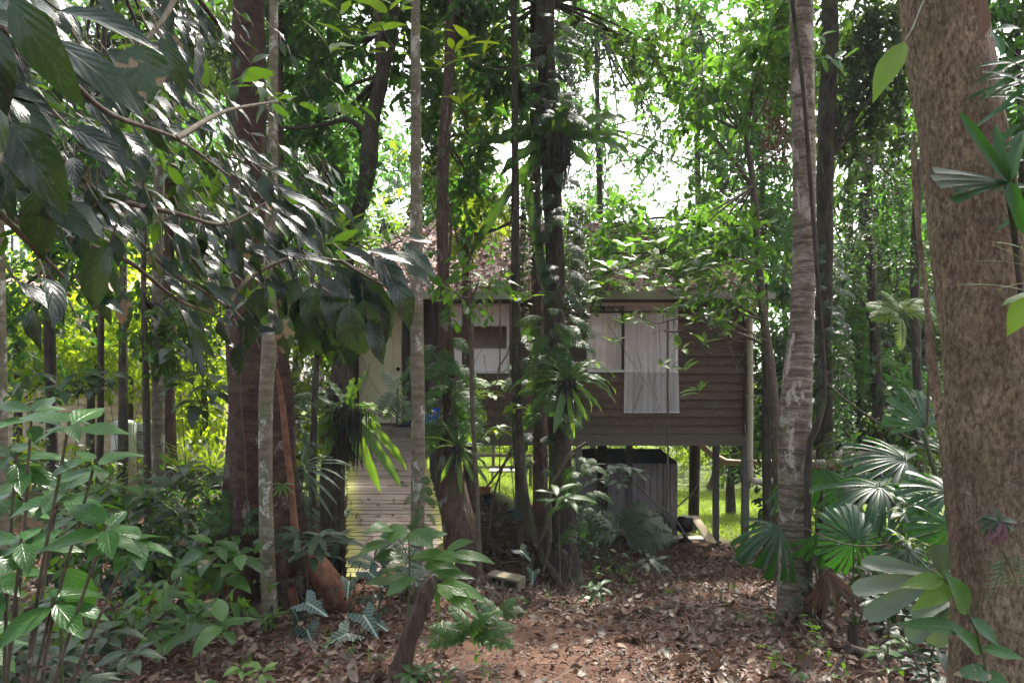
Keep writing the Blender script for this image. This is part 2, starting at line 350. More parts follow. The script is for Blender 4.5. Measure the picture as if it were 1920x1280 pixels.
# leaf litter ---------------------------------------------------------
def litter():
    mb = MB()
    def fld(n, x0, x1, y0, y1):
        return rng.uniform(x0, x1, n), y0 + (y1 - y0) * rng.random(n) ** 1.25
    def bare(x, y): return np.exp(-(((x - .15) * 1.15) ** 2 + ((y - 5.0) * .5) ** 2) * 1.0)
    for n, lmin, lmax, tt, keep in ((22000, .03, .07, 'ell3', .8), (11000, .06, .135, 'mid', .9), (1500, .11, .18, 'mid', .9)):
        x, y = fld(n, -6.5, 6.5, 3.3, 14.5)
        x = x * (y / 14.5) ** .45 if tt == 'ell3' else x
        k = rng.random(n) > bare(x, y) * keep
        on_ramp = (np.abs(x + 1.35 + .218 * (y - 8.8)) < .62) & (y > 8)
        k &= ~on_ramp; x, y = x[k], y[k]; n = len(x)
        h = np.abs(rng.normal(0, .022, n)) + .004
        O = np.stack([x, y, gh(x, y) + h], -1)
        th = rng.uniform(0, 6.28, n)
        D = np.stack([np.cos(th), np.sin(th), rng.normal(0, .22, n)], -1)
        N = nrm(np.array([0, 0, 1.]) + rv(n, .45))
        L = rng.uniform(lmin, lmax, n)
        leaves(mb, tt, O, D, N, L, L * rng.uniform(.32, .6, n), rng.uniform(-1.6, 1.6, n), rng.uniform(-.5, 1., n), .25)
    tag(mb.build('leaf_litter', G['litter']), kind='stuff')
    mb = MB()
    n = 34000; x = rng.normal(.4, 1.9, n); y = 3.4 + 7 * rng.random(n) ** 1.3
    k = ~((np.abs(x + 1.35 + .218 * (y - 8.8)) < .62) & (y > 7.9)); x, y = x[k], y[k]; n = len(x)
    O = np.stack([x, y, gh(x, y) + np.abs(rng.normal(0, .006, n)) + .003], -1)
    th = rng.uniform(0, 6.28, n); D = np.stack([np.cos(th), np.sin(th), rng.normal(0, .2, n)], -1)
    L = rng.uniform(.012, .04, n)
    leaves(mb, 'lo', O, D, nrm(np.array([0, 0, 1.]) + rv(n, .3)), L, L * rng.uniform(.15, .7, n), 0, .3)
    # twigs
    n = 900; x = rng.uniform(-5, 5, n); y = 3.5 + 9 * rng.random(n); z = gh(x, y) + .02
    th = rng.uniform(0, 6.28, n); l = rng.uniform(.08, .45, n)
    A = np.stack([x, y, z], -1); Bp = A + np.stack([np.cos(th) * l, np.sin(th) * l, rng.normal(0, .03, n)], -1)
    k = ~((np.abs(x + 1.35 + .218 * (y - 8.8)) < .8) & (y > 7.6))
    sticks(mb, A[k], Bp[k], .005, .002, 4)
    tag(mb.build('forest_debris', G['debris']), kind='stuff')
litter()

def grass():
    mb = MB()
    n = 42000; x = rng.uniform(1.5, 9.5, n); y = rng.uniform(15.3, 24, n)
    k = rng.random(n) < sm((y - 15.2 + np.sin(x * 3) * .4) / 1.2); x, y = x[k], y[k]
    n2 = 26000; x2 = rng.uniform(-3.4, 2.2, n2); y2 = rng.uniform(16.5, 27, n2)
    x = np.concatenate([x, x2]); y = np.concatenate([y, y2]); n = len(x)
    O = np.stack([x, y, gh(x, y)], -1); D = nrm(np.array([0, 0, 1.]) + rv(n, .35))
    leaves(mb, 'grass', O, D, nrm(rv(n)), rng.uniform(.06, .2, n), .012, rng.uniform(.2, 1.6, n), .2)
    n = 5000; x = rng.uniform(1.5, 9.5, n); y = rng.uniform(15.3, 22, n)
    O = np.stack([x, y, gh(x, y) + .05], -1)
    leaves(mb, 'lo', O, nrm(rv(n) * [1, 1, .5]), [0, 0, 1.], rng.uniform(.04, .09, n), .04, 0, .2)
    tag(mb.build('lawn_grass', G['grass']), kind='stuff')
grass()

# ------------------------------------------------------------------ materials of the house
def siding_mat():
    s = NT('stained_weatherboard'); o = s.obj
    grain = s.noise(s.vmul(o, (2.5, 20, 60)), 1., 6., .65); stain = s.noise(o, 1.6, 6., .65, .3)
    fine = s.noise(s.vmul(o, (9, 9, 30)), 1., 5.)
    rnd = s.n('ShaderNodeNewGeometry').outputs['Random Per Island']
    col = s.mix(grain, (.078, .042, .028), (.18, .108, .076))
    col = s.mix(s.math('MULTIPLY', s.step(stain, .45, .68), .65), col, (.08, .088, .048))
    col = s.mix(s.math('MULTIPLY', s.step(fine, .55, .7), .4), col, (.05, .035, .03))
    col = s.mix(s.math('MULTIPLY', rnd, .45), col, (.05, .036, .028)); col = s.mix(s.math('MULTIPLY', s.step(s.noise(o, 11., 5., .7), .52, .7), .5), col, (.17, .16, .1))
    pr = s.n("ShaderNodeBsdfPrincipled", {'Base Color': col, 'Roughness': .8, 'Normal': s.bump(grain, .6, .008)})
    return s.finish(pr.outputs[0])
H = {'siding': siding_mat()}
H['trim'] = plain('dark_brown_trim', (.055, .035, .03), .7, dirt=.4)
H['beam'] = plain('weathered_beam', (.11, .085, .07), .8, dirt=.6, dcol=(.12, .125, .08), bump=.4)
H['gutter'] = plain('pale_gutter', (.36, .36, .3), .6, dirt=.7, dcol=(.2, .24, .1))
H['steel'] = plain('painted_steel_post', (.11, .1, .1), .6, dirt=.5)
H['door'] = plain('cream_door_paint', (.68, .64, .42), .55, dirt=.25, dcol=(.36, .34, .2), dscale=3)
H['white'] = plain('white_panel', (.88, .83, .87), .5, dirt=.12, dcol=(.4, .38, .36))
H['pink'] = plain('brown_pink_inner_wall', (.55, .4, .36), .7)  # one even brownish pink
H['frame'] = plain('white_window_frame', (.7, .66, .66), .4)
H['black'] = plain('black_metal', (.015, .015, .018), .45)
H['navy'] = plain('navy_plastic', (.012, .02, .07), .4)
H['blue'] = plain('bright_blue_plastic', (.01, .07, .5), .4)
def cloth(name, c, alpha, tw):
    s = NT(name); 
    str_ = s.noise(s.vmul(s.obj, (30, 30, 1.2)), 1., 3.)
    pr = s.n("ShaderNodeBsdfDiffuse", {'Color': c}); tr = s.n("ShaderNodeBsdfTranslucent", {'Color': c}); tp = s.n("ShaderNodeBsdfTransparent")
    m1 = s.n("ShaderNodeMixShader", {0: tw, 1: pr.outputs[0], 2: tr.outputs[0]})
    m2 = s.n("ShaderNodeMixShader", {0: s.math('ADD', s.math('MULTIPLY', s.math('SUBTRACT', str_, .5), .5), alpha, clamp=True), 1: tp.outputs[0], 2: m1.outputs[0]})
    return s.finish(m2.outputs[0])
H['sheer'] = cloth('sheer_fabric', (.95, .92, .94), .5, .2)
H['liner'] = cloth('curtain_fabric', (.93, .79, .8), .98, .1)
def roof_mat():
    s = NT('weathered_roof_iron'); o = s.obj
    n1 = s.noise(o, 3., 6., .7); n2 = s.noise(o, 25., 5., .7)
    col = s.mix(n1, (.2, .1, .09), (.36, .25, .23)); col = s.mix(s.step(n2, .5, .65), col, (.2, .09, .07))
    pr = s.n("ShaderNodeBsdfPrincipled", {'Base Color': col, 'Roughness': .75}); return s.finish(pr.outputs[0])
H['roof'] = roof_mat()
def ramp_mat():
    s = NT('mossy_ramp_boards'); o = s.obj
    rnd = s.n("ShaderNodeNewGeometry").outputs['Random Per Island']
    gr = s.noise(s.vmul(o, (4, 50, 50)), 1., 6., .65); st = s.noise(o, 3.5, 5., .65)
    col = s.mix(gr, (.085, .062, .05), (.2, .155, .13)); col = s.mix(s.math('MULTIPLY', rnd, .4), col, (.3, .22, .19))
    col = s.mix(s.math('MULTIPLY', s.step(st, .5, .65), .35), col, (.1, .075, .05))
    sx = s.n("ShaderNodeSeparateXYZ", {0: s.uv})     # u runs across the ramp, v along it
    ed = s.math('SUBTRACT', s.math('ADD', s.math('MULTIPLY', s.math('SUBTRACT', .17, sx.outputs[0]), 9.), s.math('MULTIPLY', s.math('SUBTRACT', st, .5), 2.)), 0., clamp=True)
    e2 = s.math('SUBTRACT', s.math('ADD', s.math('MULTIPLY', s.math('SUBTRACT', sx.outputs[0], .87), 9.), s.math('MULTIPLY', s.math('SUBTRACT', st, .5), 2.)), 0., clamp=True)
    lim = s.math('SUBTRACT', 1., s.step(sx.outputs[1], .62, .78))
    k = s.math('MULTIPLY', s.math('MAXIMUM', ed, e2, clamp=True), lim)
    col = s.mix(s.math('MULTIPLY', k, .85), col, s.mix(gr, (.15, .16, .03), (.32, .31, .05)))
    pr = s.n("ShaderNodeBsdfPrincipled", {'Base Color': col, 'Roughness': .8, 'Normal': s.bump(gr, .4, .005)})
    return s.finish(pr.outputs[0])
H['ramp'] = ramp_mat()

# ------------------------------------------------------------------ the stilt house
def hx(px, Y=13.): return (px - 960) * Y / F
def hz(py, Y=13.): return EYE + (HZ - py) * Y / F
house = thing('stilt_house', 'brown weatherboard house on steel stilts with a leaf-strewn roof', 'house', (1, 15, hz(835)))
XL, XR = hx(655), hx(1408); Z0, ZT = hz(812), hz(545)
W1 = (hx(832), hx(955), hz(700), hz(570)); W2 = (hx(1100), hx(1270), hz(698), hz(568)); DR = (hx(664), hx(806), 1.25, hz(566))
def wall_boards():
    mb = MB(); z = Z0; e = .15
    while z < ZT - .02:
        zt = min(z + e, ZT); segs = [(XL, XR)]
        for (a, b, c, d) in (W1, W2, DR):
            if z + e * .5 > c and z + e * .5 < d:
                new = []
                for (s0, s1) in segs:
                    if a > s0: new.append((s0, min(a, s1)))
                    if b < s1: new.append((max(b, s0), s1))
                segs = [q for q in new if q[1] - q[0] > .02]
        for (a, b) in segs:
            j = rng.uniform(-.006, .006)
            V = [(a, 12.958 + j, z - .012), (b, 12.958 + j, z - .012), (b, 13.05, z - .012), (a, 13.05, z - .012),
                 (a, 13.0, zt), (b, 13.0, zt), (b, 13.05, zt), (a, 13.05, zt)]
            mb.add(V, [(3,2,1,0),(4,5,6,7),(0,1,5,4),(1,2,6,5),(2,3,7,6),(3,0,4,7)])
        z += e
    return mb
wall_boards().build('front_wall', H['siding'], house, False)
m = MB()     # side walls, back wall, inner partition, floor
m.box(XR - .06, XR - .02, 13.06, 17.4, Z0, ZT + .1); m.box(XL + .02, XL + .06, 13.06, 17.4, Z0, ZT + .1)
m.box(XL + .07, XR - .07, 17.35, 17.4, Z0, ZT + .1)
m.build('rear_wall', H['siding'], house, False)
m = MB(); m.box(XL + .07, XR - .07, 13.07, 17.3, 1.16, 1.24); m.build('floor', H['beam'], house, False)
m = MB(); m.box(hx(812), hx(816), 13.07, 17.2, 1.25, ZT); m.box(hx(817), hx(1060), 13.6, 13.65, 1.25, ZT)
m.box(hx(640), hx(811), 14.9, 14.95, 1.25, ZT); m.build('inner_wall', H['pink'], house, False)
m = MB(); m.box(hx(1394), hx(1409), 12.93, 13.02, Z0 - .03, ZT); m.build('corner_board', H['trim'], house, False)
m = MB(); m.box(XL - .06, hx(664) , 12.94, 13.04, 1.2, ZT); m.build('corner_board', H['trim'], house, False)
m = MB(); m.box(hx(806), hx(818), 12.94, 13.04, 1.2, ZT); m.build('corner_board', H['trim'], house, False)
m = MB(); m.box(hx(800), XR, 12.96, 13.1, hz(835), Z0 - .02); m.box(XL, hx(799), 13.02, 13.1, .95, 1.16); m.build('floor_beam', H['beam'], house, False)
m = MB()
for x in np.linspace(XL + .3, XR - .3, 10): m.box(x, x + .05, 13.12, 17.3, 1.0, 1.155)
m.box(XL, XR, 16.9, 17.0, .84, .995); m.box(XL, XR, 14.9, 15.0, .84, .995); m.build('floor_joists', H['trim'], house, False)
m = MB(); m.box(hx(800), XR, 12.93, 12.97, hz(568) + .01, ZT); m.build('dark_wall_band', H['trim'], house, False)  # dark strip along the wall between window tops and soffit
for px, Y in ((1397, 13.05), (1342, 15.0), (1297, 16.9), (1180, 15.), (1085, 13.05), (975, 14.95), (700, 14.95), (812, 13.05), (668, 13.05)):
    x = hx(px, Y); m = MB(); g = gz(x, Y)
    if px == 975: m.box(x - .1, x + .1, Y - .1, Y + .1, g - .05, .84)
    else: m.box(x - .055, x + .055, Y - .055, Y + .055, g - .05, hz(835) if Y < 14 else .84)
    m.box(x - .09, x + .09, Y - .09, Y + .09, g - .02, g + .04)
    m.build('stilt', H['steel'], house, False)
def window(W, name_parts):
    a, b, c, d = W; fr = MB(); t = .045
    for q in ((a, a + t, c, d), (b - t, b, c, d), (a + t, b - t, c, c + t), (a + t, b - t, d - t, d)): fr.box(q[0], q[1], 12.955, 13.06, q[2], q[3])
    f = fr.build('window', H['frame'], house, False); return f
f1 = window(W1, 0)
a, b, c, d = W1
m = MB(); m.box(a + .046, b - .046, 13.0, 13.015, c + .046, hz(655)); m.build('frosted_pane', H['white'], f1, False)
m = MB(); m.box(a + .046, b - .046, 13.02, 13.035, hz(610), d - .046); m.build('frosted_pane', H['white'], f1, False)
m = MB(); m.box(a + .046, b - .046, 13.0, 13.03, hz(611.5), hz(608)); m.box(a + .046, b - .046, 12.99, 13.03, hz(656), hz(653)); m.build('glazing_bar', H['frame'], f1, False)
f2 = window(W2, 0); a, b, c, d = W2
m = MB(); m.box(a + .046, b - .046, 12.99, 13.03, hz(586), hz(583)); m.box(hx(1167), hx(1171), 12.99, 13.04, c + .046, hz(586.5)); m.build('glazing_bar', H['trim'], f2, False)
s_ = NT('window_glass'); gt = s_.n("ShaderNodeBsdfTransparent"); gg = s_.n("ShaderNodeBsdfGlossy", {'Roughness': .05}); gl = s_.n("ShaderNodeMixShader", {0: .06, 1: gt.outputs[0], 2: gg.outputs[0]})
m = MB(); m.box(a + .046, b - .046, 13.045, 13.048, c + .046, d - .046); m.build('pane', s_.finish(gl.outputs[0]), f2, False)
# door with grooves
door = None
m = MB(); xs = np.linspace(hx(673, 13.35), hx(754, 13.35), 6)
for i in range(5): m.box(xs[i] + .006, xs[i + 1] - .006, 13.33, 13.37, 1.29, hz(575, 13.35))
m.box(xs[0], xs[-1], 13.345, 13.365, 1.292, hz(577, 13.35)); door = m.build('door', H['door'], house, False)
m = MB(); lathe(m, 0, 0, [(0, 0), (.03, .01), (.035, .03), (.02, .05), (.02, .07)], 12)
h_ = m.build('door_handle', H['black'], None); h_.parent = door; h_.rotation_euler = (math.radians(90), 0, 0); h_.location = (hx(747, 13.35) - 1, 13.33 - 15, 2.3 - hz(835)); h_.location = (hx(747, 13.35) - 1 - 0, 13.33 - 15, 2.25 - hz(835))
m = MB(); X0, X1 = hx(673, 13.35), hx(754, 13.35)
m.box(X0 - .09, X0 - .005, 13.3, 13.42, 1.25, hz(572, 13.35)); m.box(X1 + .005, X1 + .1, 13.3, 13.42, 1.25, hz(572, 13.35)); m.box(X0 - .09, X1 + .1, 13.3, 13.42, hz(572, 13.35) + .003, ZT)
m.box(X0 - .05, X1 + .05, 13.2, 13.4, 1.25, 1.288)
m.build('door_frame', H['trim'], house, False)
m = MB(); m.box(X1 + .1, hx(800), 13.36, 13.4, 1.25, ZT); m.build('entry_wall', H['trim'], house, False)
# roof: hipped, with corrugations
def roof():
    ex0, ex1, y0, y1, ze = XL - .35, XR + .1, 12.45, 18.2, hz(549, 12.45)
    yr, zr = 15.3, hz(418, 15.3); hip0, hip1 = ex0 + 1.2, ex1 - 1.6
    def slope(A, Bp, C, D, n, k):     # A-B eave, D-C ridge
        u = np.linspace(0, 1, n); v = np.linspace(0, 1, k)[:, None]
        A, Bp, C, D = [np.array(q, float) for q in (A, Bp, C, D)]
        lo = A + (Bp - A) * u[:, None]; hi = D + (C - D) * u[:, None]
        V = lo[None] + (hi - lo)[None] * v[..., None]
        V[..., 2] += .012 * np.cos(np.arange(n) * np.pi)[None]
        i = np.arange(k - 1)[:, None] * n; j = np.arange(n - 1)[None]
        return V.reshape(-1, 3), np.stack([i + j, i + j + 1, i + n + j + 1, i + n + j], -1).reshape(-1, 4)
    m = MB()
    m.add(*slope((ex0, y0, ze), (ex1, y0, ze), (hip1, yr, zr), (hip0, yr, zr), 210, 8))
    m.add(*slope((ex1, y0, ze), (ex1, y1, ze), (hip1, yr + .01, zr), (hip1, yr, zr), 120, 8))
    m.add(*slope((ex0, y1, ze), (ex0, y0, ze), (hip0, yr, zr), (hip0, yr + .01, zr), 120, 8))
    m.add(*slope((ex1, y1, ze), (ex0, y1, ze), (hip0, yr + .01, zr), (hip1, yr + .01, zr), 210, 8))
    r = m.build('roof', H['roof'], house, False)
    m = MB(); m.box(ex0 + .1, ex1 - .1, 12.6, 12.98, ze - .09, ze - .06); m.build('soffit', H['trim'], house, False)
    m = MB()
    m.box(ex0, ex1, y0 - .1, y0 + .02, ze - .1, ze - .01); m.box(ex0, ex1, y0 - .12, y0 - .1, ze - .12, ze + .015); m.box(ex1, ex1 + .1, y0 - .1, y1, ze - .11, ze - .01)
    m.build('gutter', H['gutter'], house, False)
    n = 6500; u = rng.random(n); v = rng.random(n) ** 1.2
    X = ex0 + (ex1 - ex0) * u; X = X * (1 - v) + (hip0 + (hip1 - hip0) * u) * v; Y = y0 + (yr - y0) * v
    O = np.stack([X, Y, ze + (zr - ze) * v + .03], -1); nn = np.array([0, -(zr - ze), (yr - y0)]); nn = nn / np.linalg.norm(nn)
    D = nrm(np.cross(nrm(nn + rv(n, .4)), rv(n)))
    m = MB(); leaves(m, 'lo', O, D, nrm(nn + rv(n, .4)), rng.uniform(.07, .15, n), rng.uniform(.03, .07, n), 0, .4)
    x_ = m.build('fallen_leaves', G['rooflitter'], r); x_['kind'] = 'stuff'
roof()
# bamboo-like downpipe and its elbow at the right corner
m = MB(); x = hx(1414, 12.6)
tube(m, [(x, 12.55, hz(556, 12.6)), (x, 12.8, hz(590, 12.8)), (x, 12.8, 2.), (x, 12.8, hz(880, 12.8)), (x + .05, 12.8, hz(899, 12.8)), (x + .16, 12.8, hz(903, 12.8)), (x + .5, 12.8, hz(900, 12.8))], [.05] * 7, 12, 40)
for z in (hz(742), hz(680), hz(860)): m.box(x - .056, x + .056, 12.74, 12.86, z - .012, z + .012)
m.build('downpipe', plain('pvc_pipe', (.42, .38, .3), .5, dirt=.5, dcol=(.3, .27, .18)), house)

# curtains
def curtain(name, label, x0, x1, zt, zb, Y, mat, amp, nf, hem=True, flare=0.):
    n, k = 70, 24; u = np.linspace(0, 1, n); v = np.linspace(0, 1, k)[:, None]
    X = x0 + (x1 - x0) * u[None] + flare * v * (u[None] - .3); Z = zt + (zb - zt) * v + 0 * X
    Yy = Y - amp * (.4 + .6 * v) * (np.sin(u * nf * 6.28 + 1.3 * np.sin(v * 2.2)) + .6 * np.sin(u * nf * 15 + v * 2 + 1)) * .5
    t = thing(name, label, 'curtain', ((x0 + x1) / 2, Y, zt), None)
    m = MB(); i = np.arange(k - 1)[:, None] * n; j = np.arange(n - 1)[None]
    m.add(np.stack([X, Yy, Z], -1).reshape(-1, 3), np.stack([i + j, i + j + 1, i + n + j + 1, i + n + j], -1).reshape(-1, 4))
    m.build('fabric', mat, t)
    if hem:
        m = MB(); C = np.stack([X[-1], Yy[-1] - .003, Z[-1]], -1); tube(m, C, [.012] * n, 4, n); 
        C = np.stack([X[:, 0], Yy[:, 0] - .003, Z[:, 0]], -1); tube(m, C, [.006] * k, 4, k); m.build('hem', mat, t)
    return t
curtain('curtain', 'pinkish white curtain filling the left half of the right-hand window', hx(1100) + .05, hx(1166), hz(586), hz(697) + .03, 13.075, H['liner'], .022, 5, False)
curtain('curtain', 'pinkish white curtain inside the right half of the right-hand window', hx(1172), hx(1266), hz(573), hz(697) + .03, 13.08, H['liner'], .022, 6, False)
curtain('sheer_curtain', 'see-through curtain hanging out of the right-hand window down over the boards', hx(1172, 12.9), hx(1270, 12.9), hz(590, 12.9), hz(773, 12.9), 12.9, H['sheer'], .035, 3.5, True, .06)

# entry clutter
t = thing('trolley', 'black tubular trolley frame leaning beside the cream door', 'trolley', (hx(752, 13.1), 13.0, 1.25))
m = MB(); xa, xb = hx(746, 13.1), hx(764, 13.1)
for x in (xa, xb): sticks(m, [(x, 13.0, 1.27)], [(x, 13.12, 2.02)], .014, .014, 8)
for z in (1.4, 1.55, 1.98): sticks(m, [(xa, 13.02 + (z - 1.27) * .16, z)], [(xb, 13.02 + (z - 1.27) * .16, z)], .01, .01, 8)
m.build('frame', H['black'], t)
m = MB(); m.box(xa, xb + .2, 12.82, 13.0, 1.262, 1.285); m.build('toe_plate', H['navy'], t, False)
t = thing('storage_box', 'dark navy storage box with a pale rim behind the lichen-spotted slim trunk', 'box', (hx(775, 12.9), 13.1, 1.25))
m = MB(); m.box(hx(762, 13.1), hx(792, 13.1), 13.02, 13.28, 1.255, 1.62); m.build('body', H['navy'], t, False)
m = MB(); m.box(hx(759, 13.1), hx(795, 13.1), 13.0, 13.3, 1.622, 1.65); m.build('lid', H['black'], t, False)
t = thing('blue_crate', 'bright blue plastic crate just right of the entrance', 'crate', (hx(812, 12.8), 12.75, 1.2))
m = MB(); x0, x1 = hx(797, 12.75), hx(824, 12.75)
for q in ((x0, x0 + .02, 12.6, 12.88), (x1 - .02, x1, 12.6, 12.88), (x0 + .02, x1 - .02, 12.6, 12.62), (x0 + .02, x1 - .02, 12.86, 12.88)): m.box(*q, 1.3, 1.55)
m.box(x0, x1, 12.6, 12.88, 1.28, 1.3); m.build('body', H['blue'], t, False)
m = MB(); m.box(x0 - .01, x1 + .01, 12.585, 12.6, 1.51, 1.56); m.build('rim', H['blue'], t, False)
t = thing('crate_shelf', 'small dark timber shelf under the bright blue crate', 'shelf', (hx(812, 12.8), 12.75, 1.2))
m = MB(); m.box(x0 - .05, x1 + .05, 12.58, 12.95, 1.25, 1.278); m.build('top', H['trim'], t, False)
m = MB(); m.box(x0, x0 + .04, 12.85, 12.95, 1.0, 1.249); m.build('bracket', H['trim'], t, False); m = MB(); m.box(x1 - .04, x1, 12.85, 12.95, 1.0, 1.249); m.build('bracket', H['trim'], t, False)

# ------------------------------------------------------------------ the boarded ramp
def ramp():
    t = thing('boardwalk_ramp', 'mossy boarded ramp climbing from the leaf litter to the cream door', 'ramp', (-1.8, 8, gz(-1.8, 8)))
    y = 8.0; m = MB(); i = 0
    xl = lambda y: -1.955 - .218 * (y - 8.8); zz = lambda y: .97 + .3 * (y - 12)
    while y < 12.93:
        wd = .088; w2 = 1.19 if y < 12 else 1.32
        j = rng.uniform(-.012, .012, 2); dz = rng.uniform(-.003, .003)
        y1 = y + wd; a, b = xl(y) + j[0], xl(y) + w2 + j[1]
        V = [(a, y, zz(y) - .03 + dz), (b, y, zz(y) - .03 + dz), (b, y1, zz(y1) - .03 + dz), (a, y1, zz(y1) - .03 + dz),
             (a, y, zz(y) + dz), (b, y, zz(y) + dz), (b, y1, zz(y1) + dz), (a, y1, zz(y1) + dz)]
        v = (y - 8) / 5
        m.add(V, [(3,2,1,0),(4,5,6,7),(0,1,5,4),(1,2,6,5),(2,3,7,6),(3,0,4,7)], [(0, v), (1, v), (1, v), (0, v)] * 2)
        y += .101; i += 1
    m.build('boards', H['ramp'], t, False)
    for dx in (.06, 1.1):
        m = MB(); ya, yb = 8.05, 12.9
        A = [(xl(ya) + dx, ya, zz(ya) - .19), (xl(ya) + dx + .05, ya, zz(ya) - .19), (xl(yb) + dx + .05, yb, zz(yb) - .19), (xl(yb) + dx, yb, zz(yb) - .19)]
        m.add(A + [(q[0], q[1], q[2] + .155) for q in A], [(3,2,1,0),(4,5,6,7),(0,1,5,4),(1,2,6,5),(2,3,7,6),(3,0,4,7)])
        m.build('bearer', H['trim'], t, False)
    for y in (9.6, 11.6):
        for dx in (.08, 1.08):
            m = MB(); x = xl(y) + dx; m.box(x - .04, x + .04, y - .04, y + .04, gz(x, y) - .05, zz(y) - .05); m.build('post', H['trim'], t, False)
    n = 46; y = rng.uniform(8.2, 12.7, n); x = xl(y) + rng.uniform(.15, 1.1, n)
    O = np.stack([x, y, zz(y) + .012], -1); th = rng.uniform(0, 6.28, n)
    m = MB(); leaves(m, 'mid', O, np.stack([np.cos(th), np.sin(th), .3 * np.sin(th)], -1), nrm(np.array([0, -.3, 1.]) + rv(n, .2)), rng.uniform(.05, .13, n), rng.uniform(.03, .06, n), rng.uniform(-1, 1, n), .5)
    f = m.build('ramp_leaf_litter', G['litter']); tag(f, kind='stuff')
ramp()

# ------------------------------------------------------------------ under and beside the house
def iron_mat(name, c, d=(.2, .17, .15)):
    s = NT(name); n1 = s.noise(s.vmul(s.obj, (6, 6, 1.5)), 1., 5.)
    pr = s.n("ShaderNodeBsdfPrincipled", {'Base Color': s.mix(s.step(n1, .4, .7), c, d), 'Roughness': .5, 'Metallic': .1}); return s.finish(pr.outputs[0])
def shed():
    Y0, Y1 = 15.6, 17.0; xa, xb = hx(1085, Y0), hx(1268, Y0); z0 = gz(2.5, 15.6) + .02; zt = hz(868, Y0)
    t = thing('garden_shed', 'low pale ribbed metal shed standing under the house floor', 'shed', ((xa + xb) / 2, 16.2, z0))
    m = MB(); n = 15; xs = np.linspace(xa, xb, n + 1)
    for i in range(n):
        m.box(xs[i] + .012, xs[i + 1] - .012, Y0 - .012, Y0 + .02, z0, zt)
    m.box(xb - .03, xb, Y0 + .021, Y1, z0, zt); m.box(xa, xa + .03, Y0 + .021, Y1, z0, zt); m.box(xa + .031, xb - .031, Y1 - .03, Y1, z0, zt)
    m.box(xa + .031, xb - .031, Y0 + .021, Y0 + .03, z0, zt); m.build('wall', iron_mat('pale_shed_iron', (.34, .31, .31)), t, False)
    zr = zt + .27
    m = MB(); n = 60; u = np.linspace(0, 1, n); X = xa - .05 + (xb - xa + .1) * u; dz = .012 * np.cos(np.arange(n) * np.pi)
    Xr = xa + .05 + (xb - xa - .25) * u
    V = np.stack([np.stack([X, np.full(n, Y0 - .06), zt + dz], -1), np.stack([Xr, np.full(n, 16.25), zr + dz], -1), np.stack([X, np.full(n, Y1 + .05), zt + dz], -1)])
    j = np.arange(n - 1); m.add(V.reshape(-1, 3), np.concatenate([np.stack([j, j + 1, n + j + 1, n + j], -1), np.stack([n + j, n + j + 1, 2 * n + j + 1, 2 * n + j], -1)]))
    m.build('roof', iron_mat('dark_shed_roof', (.1, .12, .16), (.05, .06, .08)), t, False)
    m = MB(); m.box(xb - .001, xb + .022, Y0 - .025, Y0 + .04, z0, zt - .01); m.build('corner_trim', iron_mat('shed_trim', (.55, .5, .5)), t, False)
    t = thing('concrete_kerb', 'pale concrete slab edge along the foot of the ribbed shed', 'slab', (2.2, 15.3, z0 - .05))
    m = MB(); m.box(hx(1180, 15.3), hx(1330, 15.3), 15.0, 15.35, z0 - .12, z0 + .06); m.build('slab', plain('kerb_concrete', (.3, .27, .24), .9, dirt=.6, bump=.4), t, False)
shed()
def ring(name, label, px, py, Y, R, r, mat, cat='tyre', tilt=.35):
    c = P(px, py, Y); t = thing(name, label, cat, c)
    th = np.linspace(0, 2 * np.pi, 33); pts = np.stack([c[0] + R * np.cos(th), c[1] + tilt * R * np.sin(th), c[2] + R * np.sin(th)], -1)
    m = MB(); tube(m, pts, [r] * 33, 8, 40); m.build('tread', mat, t)
    m = MB(); tube(m, pts * 1.0 + (c - pts) * .2, [r * .6] * 33, 6, 40); m.build('sidewall', mat, t)
ring('old_tyre', 'black old tyre leaning on the ribbed shed', 1234, 985, 15.3, .22, .05, H['black'])
# brazier-like drum on a stand
t = thing('black_drum', 'round black drum barbecue on a short stand right of the shed', 'barbecue', P(1285, 1020, 15.))
c = P(1285, 985, 15.); m = MB(); lathe(m, c[0], c[1], [(.0, c[2] - .13), (.10, c[2] - .14), (.17, c[2] - .09), (.18, c[2]), (.175, c[2] + .13), (.13, c[2] + .18), (.05, c[2] + .2), (0, c[2] + .2)], 24); m.build('drum', H['black'], t)
m = MB(); z = gz(c[0], 15); lathe(m, c[0], c[1], [(.14, z), (.14, z + .03), (.05, z + .06), (.04, c[2] - .13)], 12); m.build('stand', H['black'], t)
t = thing('loose_plank', 'pale yellow plank propped beside the black drum', 'plank', P(1318, 1015, 14.5))
a0, b0 = P(1335, 1016, 14.2), P(1301, 966, 15.1); m = MB(); w_ = .1
d = nrm((b0 - a0)[None])[0]; sd_ = np.array([.55, .8, 0.2]); sd_ = sd_ - d * sd_.dot(d); sd_ /= np.linalg.norm(sd_); nn = np.cross(d, sd_)
V = [a0 - sd_ * w_, a0 + sd_ * w_, b0 + sd_ * w_, b0 - sd_ * w_]; m.add(V + [q + nn * .025 for q in V], [(3,2,1,0),(4,5,6,7),(0,1,5,4),(1,2,6,5),(2,3,7,6),(3,0,4,7)])
m.build('board', plain('raw_plank', (.5, .38, .22), .7, dirt=.3), t, False)
